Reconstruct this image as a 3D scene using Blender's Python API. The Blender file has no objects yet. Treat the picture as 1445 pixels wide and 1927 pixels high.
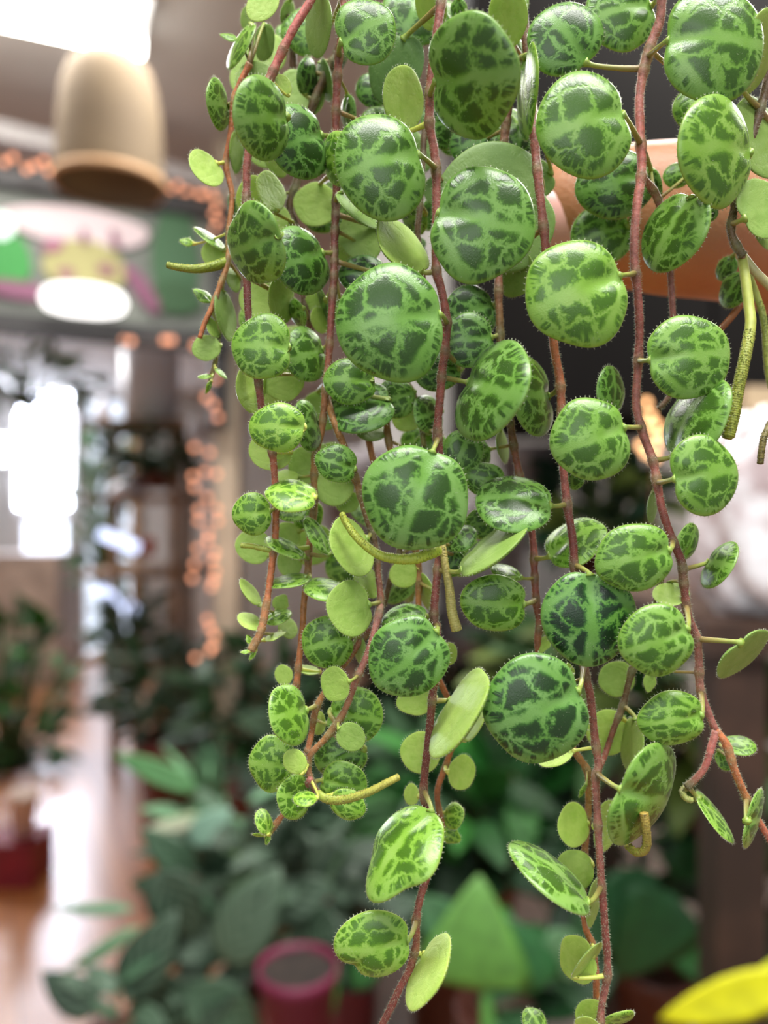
import bpy, math, random
import numpy as np
from mathutils import Vector, Matrix
random.seed(7)
PI = math.pi
F = 1445.0                      # focal length in pixels of the 1445 x 1927 frame
CAMZ = 1.45
scn = bpy.context.scene
COL = scn.collection

def P(u, v, d):
    """point that stands d metres in front of the camera on the ray through pixel (u, v)"""
    return Vector(((u - 722.5) / F * d, d, CAMZ - (v - 963.5) / F * d))

def s2l(c):
    r = []
    for x in c:
        x = x / 255.0
        r.append(x / 12.92 if x <= 0.04045 else ((x + 0.055) / 1.055) ** 2.4)
    return r
def rgba(c): return tuple(s2l(c)) + (1.0,)

# ------------------------------------------------------------------ materials
class NT:
    def __init__(s, name):
        s.m = bpy.data.materials.new(name); s.m.use_nodes = True
        s.t = s.m.node_tree; s.t.nodes.clear()
        s.out = s.t.nodes.new('ShaderNodeOutputMaterial')
    def n(s, typ, **kw):
        o = s.t.nodes.new(typ)
        for k, v in kw.items():
            setattr(o, k, v)
        return o
    def l(s, a, b): s.t.links.new(a, b)
    def inp(s, node, key, val):
        sock = node.inputs[key]
        if isinstance(val, bpy.types.NodeSocket): s.l(val, sock)
        else: sock.default_value = val
    def math(s, op, a, b=None, c=None, clamp=False):
        o = s.n('ShaderNodeMath', operation=op, use_clamp=clamp)
        s.inp(o, 0, a)
        if b is not None: s.inp(o, 1, b)
        if c is not None: s.inp(o, 2, c)
        return o.outputs[0]
    def vmath(s, op, a, b=None, scale=None):
        o = s.n('ShaderNodeVectorMath', operation=op)
        s.inp(o, 0, a)
        if b is not None: s.inp(o, 1, b)
        if scale is not None: s.inp(o, 3, scale)
        return o.outputs[0]
    def ss(s, x, a, b):
        o = s.n('ShaderNodeMapRange', interpolation_type='SMOOTHSTEP')
        s.inp(o, 'Value', x); s.inp(o, 'From Min', a); s.inp(o, 'From Max', b)
        return o.outputs[0]
    def mix(s, f, a, b):
        o = s.n('ShaderNodeMix', data_type='RGBA')
        s.inp(o, 0, f); s.inp(o, 6, a); s.inp(o, 7, b)
        return o.outputs[2]
    def noise(s, vec, scale, detail=2.0):
        o = s.n('ShaderNodeTexNoise'); s.inp(o, 'Scale', scale); s.inp(o, 'Detail', detail)
        if vec is not None: s.l(vec, o.inputs['Vector'])
        return o
    def bsdf(s, col, rough=0.5, **kw):
        b = s.n('ShaderNodeBsdfPrincipled')
        s.inp(b, 'Base Color', col); s.inp(b, 'Roughness', rough)
        for k, v in kw.items():
            s.inp(b, k.replace('_', ' '), v)
        s.l(b.outputs[0], s.out.inputs[0])
        return b

def simple(name, c, rough=0.6, var=0.0, scale=20.0, c2=None, **kw):
    t = NT(name)
    if c2 is None and var == 0: t.bsdf(rgba(c), rough, **kw); return t.m
    tc = t.n('ShaderNodeTexCoord')
    nz = t.noise(tc.outputs['Object'], scale, 3.0)
    c2 = c2 or tuple(x * (1 - var) for x in c)
    t.bsdf(t.mix(t.ss(nz.outputs[0], 0.35, 0.65), rgba(c), rgba(c2)), rough, **kw)
    return t.m

def emis(name, c, strength):
    t = NT(name)
    e = t.n('ShaderNodeEmission'); e.inputs[0].default_value = rgba(c); e.inputs[1].default_value = strength
    t.l(e.outputs[0], t.out.inputs[0]); return t.m

def leaf_material():
    t = NT('turtle_leaf')
    A = t.n('ShaderNodeAttribute', attribute_name='lf'); Q = t.n('ShaderNodeAttribute', attribute_name='lq')
    sx = t.n('ShaderNodeSeparateXYZ'); t.l(A.outputs['Vector'], sx.inputs[0])
    sq = t.n('ShaderNodeSeparateXYZ'); t.l(Q.outputs['Vector'], sq.inputs[0])
    x, y, seed = sx.outputs; tone, side, bite = sq.outputs
    sz = t.math('MULTIPLY', seed, 37.0)
    pv = t.n('ShaderNodeCombineXYZ'); t.l(x, pv.inputs[0]); t.l(y, pv.inputs[1]); t.l(sz, pv.inputs[2])
    p3 = pv.outputs[0]
    p2 = t.n('ShaderNodeCombineXYZ'); t.l(x, p2.inputs[0]); t.l(y, p2.inputs[1]); p2 = p2.outputs[0]
    r2 = t.math('ADD', t.math('MULTIPLY', x, x), t.math('MULTIPLY', y, y))
    k = t.math('MULTIPLY_ADD', r2, 1.25, 1.0)
    w1 = t.vmath('SCALE', t.vmath('SUBTRACT', t.noise(p3, 1.9, 3.0).outputs[1], (0.5, 0.5, 0.5)), scale=0.95)
    w2 = t.vmath('SCALE', t.vmath('SUBTRACT', t.noise(p3, 11.0, 4.0).outputs[1], (0.5, 0.5, 0.5)), scale=0.42)
    q = t.vmath('ADD', t.vmath('ADD', t.vmath('SCALE', p2, scale=k), w1), w2)
    off = t.n('ShaderNodeCombineXYZ'); t.l(t.math('MULTIPLY', seed, 171.0), off.inputs[0]); t.l(t.math('MULTIPLY', seed, 93.0), off.inputs[1])
    q = t.vmath('ADD', q, off.outputs[0])
    vo = t.n('ShaderNodeTexVoronoi', voronoi_dimensions='2D', feature='DISTANCE_TO_EDGE')
    vo.inputs['Scale'].default_value = 1.12; vo.inputs['Randomness'].default_value = 0.85
    t.l(q, vo.inputs['Vector'])
    fine = t.noise(p3, 26.0, 2.0).outputs[0]
    thr = t.math('MULTIPLY', t.math('SUBTRACT', t.noise(p3, 1.6, 1.0).outputs[0], 0.5), 0.20)
    d = t.math('SUBTRACT', t.math('SUBTRACT', vo.outputs['Distance'], t.math('MULTIPLY', fine, 0.16)), thr)
    dark = t.ss(d, -0.12, 0.16)
    tn2 = t.math('POWER', t.math('MAXIMUM', tone, 0.0), 0.65)
    # midrib and two palmate side veins that start at the base
    wob = t.math('MULTIPLY', t.math('SUBTRACT', t.noise(p3, 2.6, 1.0).outputs[0], 0.5), 0.22)
    xa = t.math('ABSOLUTE', t.math('ADD', x, wob))
    rib = t.ss(t.math('ADD', xa, t.math('MULTIPLY', fine, -0.08)), -0.03, 0.15)
    ang = t.math('ARCTAN2', xa, t.math('ADD', y, 1.02))
    lat = t.ss(t.math('ABSOLUTE', t.math('SUBTRACT', ang, 0.80)), 0.0, 0.17)
    dark = t.math('MULTIPLY', dark, rib); dark = t.math('MULTIPLY', dark, lat)
    # fine light streaks that cut the small marginal patches
    a2 = t.math('MULTIPLY', t.math('ARCTAN2', x, y), 6.0)
    cv = t.n('ShaderNodeCombineXYZ'); t.l(a2, cv.inputs[0]); t.l(t.math('MULTIPLY', r2, 0.7), cv.inputs[1]); t.l(sz, cv.inputs[2])
    st = t.ss(t.noise(cv.outputs[0], 1.7, 2.0).outputs[0], 0.44, 0.60)
    rimz = t.ss(r2, 0.42, 0.75)
    dark = t.math('MULTIPLY', dark, t.math('SUBTRACT', 1.0, t.math('MULTIPLY', rimz, t.math('MULTIPLY', st, 0.8))))
    dark = t.math('MULTIPLY', dark, t.ss(y, -1.02, -0.72))
    dark = t.math('MULTIPLY', dark, t.math('SUBTRACT', 1.0, t.math('MULTIPLY', t.ss(r2, 0.86, 1.0), 0.75)))
    streak = t.math('MULTIPLY_ADD', t.noise(p3, 30.0, 2.0).outputs[0], 0.6, 0.68, clamp=True)
    dark = t.math('MULTIPLY', dark, streak)
    li = t.mix(tone, rgba((108, 150, 80)), rgba((156, 192, 82)))
    dk = t.mix(tn2, rgba((20, 44, 20)), rgba((78, 122, 26)))
    var = t.noise(p3, 1.4, 2.0).outputs[0]
    li = t.mix(t.ss(var, 0.3, 0.7), li, t.mix(tone, rgba((92, 140, 56)), rgba((140, 182, 58))))
    mid = t.mix(tn2, rgba((50, 98, 36)), rgba((114, 162, 38)))
    top = t.mix(t.ss(dark, 0.0, 0.6), li, mid)
    top = t.mix(t.ss(dark, 0.25, 1.0), top, dk)
    basez = t.ss(y, -0.72, -1.0)
    top = t.mix(t.math('MULTIPLY', t.math('SUBTRACT', 1.0, basez), 0.0), top, top)
    bk = t.mix(tone, rgba((76, 116, 58)), rgba((184, 212, 100)))
    bk2 = t.mix(tone, rgba((58, 98, 46)), rgba((164, 200, 78)))
    bn = t.math('MULTIPLY', t.ss(t.noise(p3, 2.5, 2.0).outputs[0], 0.35, 0.7), 0.7)
    back = t.mix(t.math('MAXIMUM', bn, t.math('MULTIPLY', dark, 0.28)), bk, bk2)
    speck = t.ss(t.noise(p3, 55.0, 1.0).outputs[0], 0.68, 0.78)
    back = t.mix(t.math('MULTIPLY', speck, 0.35), back, rgba((200, 215, 150)))
    col = t.mix(side, back, top)
    rim = t.math('MULTIPLY', t.ss(r2, 0.93, 1.0), 0.35)
    col = t.mix(rim, col, t.mix(tone, rgba((96, 128, 60)), rgba((170, 176, 80))))
    b = t.bsdf(col, 0.30, Subsurface_Weight=0.12, Subsurface_Scale=0.0012, Specular_IOR_Level=0.5)
    b.inputs['Subsurface Radius'].default_value = (0.8, 1.0, 0.45)
    b.inputs['Sheen Weight'].default_value = 0.04; b.inputs['Sheen Roughness'].default_value = 0.4
    t.l(t.math('MULTIPLY_ADD', side, -0.22, 0.50), b.inputs['Roughness']); b.inputs['Specular IOR Level'].default_value = 0.5
    bmp = t.n('ShaderNodeBump'); bmp.inputs['Strength'].default_value = 0.25; bmp.inputs['Distance'].default_value = 0.0001
    hb = t.math('ADD', t.math('MULTIPLY', t.noise(p3, 45.0, 2.0).outputs[0], 0.8), dark)
    t.l(hb, bmp.inputs['Height']); t.l(bmp.outputs[0], b.inputs['Normal'])
    return t.m

def attr_material(name, rough=0.5, noise=0.0, nscale=900.0, sss=0.0, bump=0.0, **kw):
    t = NT(name)
    A = t.n('ShaderNodeAttribute', attribute_name='vc')
    col = A.outputs['Color']
    if noise:
        tc = t.n('ShaderNodeTexCoord')
        nz = t.noise(tc.outputs['Object'], nscale, 3.0)
        f = t.ss(nz.outputs[0], 0.35, 0.68)
        dk = t.vmath('SCALE', col, scale=1 - noise)
        col = t.mix(f, col, dk)
    b = t.bsdf(col, rough, **kw)
    if sss:
        b.inputs['Subsurface Weight'].default_value = sss; b.inputs['Subsurface Scale'].default_value = 0.001
    if bump:
        tc = t.n('ShaderNodeTexCoord'); nz = t.noise(tc.outputs['Object'], nscale * 1.5, 3.0)
        bp = t.n('ShaderNodeBump'); bp.inputs['Strength'].default_value = bump; bp.inputs['Distance'].default_value = 0.0002
        t.l(nz.outputs[0], bp.inputs['Height']); t.l(bp.outputs[0], b.inputs['Normal'])
    return t.m

M_LEAF = leaf_material()
M_STEM = attr_material('hairy_stem', 0.55, 0.35, 1300.0, bump=0.5)
M_PET = attr_material('petiole', 0.4, 0.1, 900.0, sss=0.2)
M_SPIKE = attr_material('flower_spike', 0.5, 0.12, 1500.0, sss=0.15)
M_HAIR = simple('plant_hair', (216, 222, 192), 0.6, Alpha=0.6)

# ------------------------------------------------------------------ mesh builder
class MB:
    def __init__(s):
        s.v = []; s.f = []; s.mi = []; s.lf = []; s.lq = []; s.vc = []
    def add(s, verts, faces, mi=0, lf=None, lq=None, vc=None):
        o = len(s.v)
        s.v.extend(verts)
        s.f.extend([tuple(i + o for i in f) for f in faces]); s.mi.extend([mi] * len(faces))
        n = len(verts)
        s.lf.extend(lf if lf is not None else [(0, 0, 0)] * n)
        s.lq.extend(lq if lq is not None else [(0, 0, 0)] * n)
        if vc is None: vc = (1, 1, 1)
        s.vc.extend(vc if isinstance(vc, list) else [tuple(vc[:3])] * n)
    def build(s, name, mats, parent=None, origin=None, smooth=True, attrs=True):
        o = Vector(origin) if origin is not None else Vector((0, 0, 0))
        me = bpy.data.meshes.new(name)
        me.from_pydata([(a[0] - o.x, a[1] - o.y, a[2] - o.z) for a in s.v], [], s.f)
        for m in (mats if isinstance(mats, (list, tuple)) else [mats]): me.materials.append(m)
        me.polygons.foreach_set('material_index', s.mi)
        me.polygons.foreach_set('use_smooth', [smooth] * len(s.f))
        if attrs:
            if any(q != (0, 0, 0) for q in s.lf[:40]):
                for nm, dat in (('lf', s.lf), ('lq', s.lq)):
                    a = me.attributes.new(nm, 'FLOAT_VECTOR', 'POINT'); a.data.foreach_set('vector', np.array(dat, dtype=np.float32).ravel())
            a = me.attributes.new('vc', 'FLOAT_COLOR', 'POINT')
            c = np.ones((len(s.vc), 4), dtype=np.float32); c[:, :3] = np.array(s.vc, dtype=np.float32)
            a.data.foreach_set('color', c.ravel())
        me.update()
        ob = bpy.data.objects.new(name, me); COL.objects.link(ob)
        if parent is not None:
            ob.parent = parent
            po = Vector(parent['_o']) if '_o' in parent else parent.location
            ob.location = o - Vector(po)
        else: ob.location = o
        ob['_o'] = (o.x, o.y, o.z)
        return ob
    # shapes
    def box(s, c, size, rz=0.0, mi=0, vc=None):
        hx, hy, hz = size[0] / 2, size[1] / 2, size[2] / 2
        R = Matrix.Rotation(rz, 3, 'Z')
        vs = [tuple(R @ Vector((x, y, z)) + Vector(c)) for x in (-hx, hx) for y in (-hy, hy) for z in (-hz, hz)]
        fs = [(0, 1, 3, 2), (4, 6, 7, 5), (0, 4, 5, 1), (2, 3, 7, 6), (0, 2, 6, 4), (1, 5, 7, 3)]
        s.add(vs, fs, mi, vc=vc)
    def tube(s, pts, rad, n=8, mi=0, vc=None, caps=True, lump=None):
        pts = [Vector(p) for p in pts]; m = len(pts)
        if not hasattr(rad, '__len__'): rad = [rad] * m
        up = Vector((0.13, 0.9, 0.2)).normalized(); vs = []; cols = []
        for i, p in enumerate(pts):
            tg = (pts[min(i + 1, m - 1)] - pts[max(i - 1, 0)])
            if tg.length < 1e-12: tg = Vector((0, 0, 1))
            tg.normalize()
            a = up - tg * up.dot(tg)
            if a.length < 1e-4: a = tg.orthogonal()
            a.normalize(); b = tg.cross(a); up = a
            for k in range(n):
                th = 2 * PI * k / n
                r = rad[i] * (lump(i, k) if lump else 1)
                vs.append(tuple(p + (a * math.cos(th) + b * math.sin(th)) * r))
                cols.append(tuple(vc[i][:3]) if isinstance(vc, list) else tuple((vc or (1, 1, 1))[:3]))
        fs = [(i * n + k, i * n + (k + 1) % n, (i + 1) * n + (k + 1) % n, (i + 1) * n + k) for i in range(m - 1) for k in range(n)]
        if caps: fs += [tuple(range(n))[::-1], tuple((m - 1) * n + k for k in range(n))]
        s.add(vs, fs, mi, vc=cols)
    def lathe(s, c, prof, n=32, mi=0, vc=None, axis=None, wob=None):
        c = Vector(c); vs = []
        for (r, z) in prof:
            for k in range(n):
                th = 2 * PI * k / n
                rr = r * (wob(th, z) if wob else 1)
                vs.append((c.x + rr * math.cos(th), c.y + rr * math.sin(th), c.z + z))
        m = len(prof)
        fs = [(i * n + k, i * n + (k + 1) % n, (i + 1) * n + (k + 1) % n, (i + 1) * n + k) for i in range(m - 1) for k in range(n)]
        s.add(vs, fs, mi, vc=vc)
    def hair(s, p, d, ln, r, mi):
        a = d.orthogonal().normalized(); b = d.cross(a)
        bend = a * random.uniform(-.25, .25) * ln
        vs = [tuple(p + a * r), tuple(p - a * r * .5 + b * r * .87), tuple(p - a * r * .5 - b * r * .87), tuple(p + d * ln + bend)]
        s.add(vs, [(0, 1, 3), (1, 2, 3), (2, 0, 3)], mi, vc=(1, 1, 1))

def tag(o, label=None, cat=None, group=None, kind=None):
    if label: o['label'] = label
    if cat: o['category'] = cat
    if group: o['group'] = group
    if kind: o['kind'] = kind
    return o
def empty(name, loc):
    o = bpy.data.objects.new(name, None); COL.objects.link(o); o.location = loc; o.empty_display_size = 0.02
    o['_o'] = tuple(loc); return o

def catmull(pts, step):
    """pts: list of (u, v, d). returns dense list of (u, v, d)"""
    out = []
    n = len(pts)
    for i in range(n - 1):
        p0 = pts[max(i - 1, 0)]; p1 = pts[i]; p2 = pts[i + 1]; p3 = pts[min(i + 2, n - 1)]
        L = math.hypot(p2[0] - p1[0], p2[1] - p1[1]); k = max(2, int(L / step))
        for j in range(k):
            t = j / k
            out.append(tuple(0.5 * ((2 * p1[c]) + (-p0[c] + p2[c]) * t + (2 * p0[c] - 5 * p1[c] + 4 * p2[c] - p3[c]) * t * t + (-p0[c] + 3 * p1[c] - 3 * p2[c] + p3[c]) * t ** 3) for c in range(3)))
    out.append(tuple(pts[-1])); return out
# ================================================================== THE TRAILING PLANT
RED = (148, 80, 68); PINK = (196, 108, 98); DRED = (116, 56, 48); TAN = (168, 118, 66); ORG = (190, 112, 68)
BRN = (104, 78, 50); OLV = (118, 112, 52); PKB = (170, 106, 94); GRN = (150, 168, 76)
# name: (radius px, [colours top to bottom], default depth cm, [(u, v[, d])...])
STEMS = {
 'S1': (8, [PINK, PINK, RED, DRED, RED, ORG, ORG], 8.95, [(600,-40),(585,0),(548,62),(508,148),(482,222),(466,300),(464,380),(464,460),(465,540),(468,600),(476,660),(485,710),(493,775),(503,815),(512,850),(517,900),(519,960),(518,1010),(512,1060),(507,1100),(499,1150),(490,1190),(472,1224)]),
 'S2': (6, [ORG, ORG, TAN, ORG], 9.35, [(470,120),(448,165),(440,190),(434,250),(425,305),(430,335),(437,370),(431,430),(429,490),(413,540),(398,580),(385,608),(376,636)]),
 'S2b': (4.5, [GRN, TAN], 9.4, [(398,585),(412,612),(409,650),(404,685),(394,722)]),
 'S3': (8, [BRN, BRN, BRN, RED], 9.9, [(650,60),(632,105),(590,193),(566,280),(558,346),(545,390),(556,430),(568,490),(573,570),(586,622),(597,680),(612,712)]),
 'S4': (7.5, [RED, RED, DRED, RED, TAN, TAN, ORG], 9.3, [(650,-30),(644,50),(638,105),(634,160),(632,230),(634,300),(633,360),(630,440),(628,520),(623,600),(618,680),(612,740),(605,810),(592,866),(591,949),(581,1032),(579,1080),(572,1133),(569,1183),(562,1249),(557,1300)]),
 'S5': (7, [TAN, TAN, BRN, RED, TAN, ORG], 9.2, [(612,740,9.4),(630,797),(649,844),(672,910),(688,966),(704,1018),(712,1087),(716,1133),(706,1176),(683,1199),(658,1238),(641,1258),(608,1307),(593,1340),(586,1382),(577,1418,9.0)]),
 'S6': (7, [PKB, PKB, TAN, PKB], 8.95, [(716,1133,9.2),(707,1180),(692,1230),(669,1282),(655,1322),(638,1356),(612,1390),(584,1420),(580,1443),(584,1466),(597,1492),(612,1504)]),
 'S7': (6, [PKB, ORG, ORG], 9.05, [(584,1466,8.95),(562,1500),(534,1531),(518,1552),(504,1572)]),
 'S8': (8.5, [RED, RED, RED, RED, DRED, RED, RED], 9.0, [(835,-30),(824,50),(812,140),(808,230),(816,277),(821,332),(821,382),(820,450),(821,510),(830,544),(840,600),(838,654),(832,696),(828,746),(823,811),(826,847),(832,930),(828,1027),(822,1087),(816,1161),(822,1185),(822,1250),(815,1299),(811,1341),(804,1410),(800,1446),(797,1494),(806,1530),(818,1580),(810,1628),(792,1685),(783,1732),(783,1777),(771,1824),(752,1860),(733,1901),(705,1955)]),
 'S9': (7.5, [RED, RED, RED, OLV, RED, RED, TAN, TAN, ORG, ORG], 9.35, [(960,60),(966,140),(957,202),(949,263),(942,400),(938,530),(940,600),(944,680),(955,760),(963,816),(974,880),(990,950),(1002,1013),(1006,1087),(1009,1135),(1015,1175),(1012,1216),(1030,1300),(1060,1380),(1088,1424),(1106,1455),(1107,1518),(1101,1594),(1097,1662),(1101,1741),(1113,1775),(1121,1827),(1122,1880),(1124,1945)]),
 'S10': (8.5, [BRN, RED, RED, ORG, RED, DRED, RED, PKB, RED, PKB], 8.95, [(985,30,9.4),(1000,180,9.3),(1003,240),(1008,291),(1014,350),(1025,450),(1034,560),(1042,651),(1053,714),(1057,790),(1058,860),(1067,949),(1078,1018),(1081,1071),(1088,1150),(1099,1255),(1111,1313),(1120,1396),(1126,1440),(1121,1467),(1125,1553),(1130,1638),(1138,1741),(1143,1827),(1132,1895),(1128,1950)]),
 'S11': (7, [OLV, OLV, BRN, RED], 9.3, [(1252,1030),(1240,1105),(1228,1170),(1206,1215),(1189,1262),(1172,1327),(1156,1368),(1139,1418),(1128,1445,9.0)]),
 'S12': (9, [PKB, PKB, PINK, PKB, RED, PKB, RED, DRED, PKB, PKB], 8.9, [(1248,-40),(1245,0),(1241,41),(1224,86),(1210,137),(1203,188),(1205,257),(1207,325),(1198,390),(1193,477),(1200,555),(1203,624),(1200,693),(1197,761),(1208,811),(1228,866),(1236,908),(1247,963),(1266,1018),(1282,1057),(1286,1095),(1294,1155),(1311,1202),(1315,1244),(1317,1294),(1330,1335),(1347,1376)]),
 'S12L': (7.5, [PKB, PINK, BRN], 8.95, [(1347,1376,8.9),(1337,1410),(1325,1446),(1303,1472),(1290,1482)]),
 'S12R': (7.5, [ORG, ORG, ORG, PINK], 8.95, [(1347,1376,8.9),(1366,1400),(1382,1449),(1399,1490),(1419,1530),(1460,1600)]),
 'S13': (6.5, [PKB, PKB, PKB, BRN], 9.25, [(1208,332,8.95),(1238,375),(1256,460),(1263,540),(1267,600),(1280,680),(1262,740),(1240,770)]),
 'S14': (9, [BRN, BRN, BRN], 9.1, [(1462,60),(1440,170),(1405,290),(1382,390),(1376,440),(1398,482)]),
 'S15': (6, [BRN, OLV, OLV], 9.6, [(740,690),(764,717),(783,755),(790,783),(798,840)]),
 'S17': (6.5, [ORG, TAN, BRN, BRN], 9.7, [(690,780),(700,858),(735,950),(752,1030),(738,1078),(722,1141)]),
 'S18': (6.5, [TAN, TAN, TAN, ORG, ORG, ORG], 9.6, [(727,790),(733,840),(760,960),(787,1060),(788,1144),(805,1230),(833,1294),(848,1330),(852,1390),(841,1435),(823,1488),(829,1540),(838,1578)]),
 'S19': (6, [BRN, BRN], 9.55, [(800,180),(796,290),(790,390),(786,440),(796,520),(800,600),(797,728)]),
 'S20': (8, [BRN, DRED], 10.0, [(545,30),(552,97),(550,183),(556,280)]),
}
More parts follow.
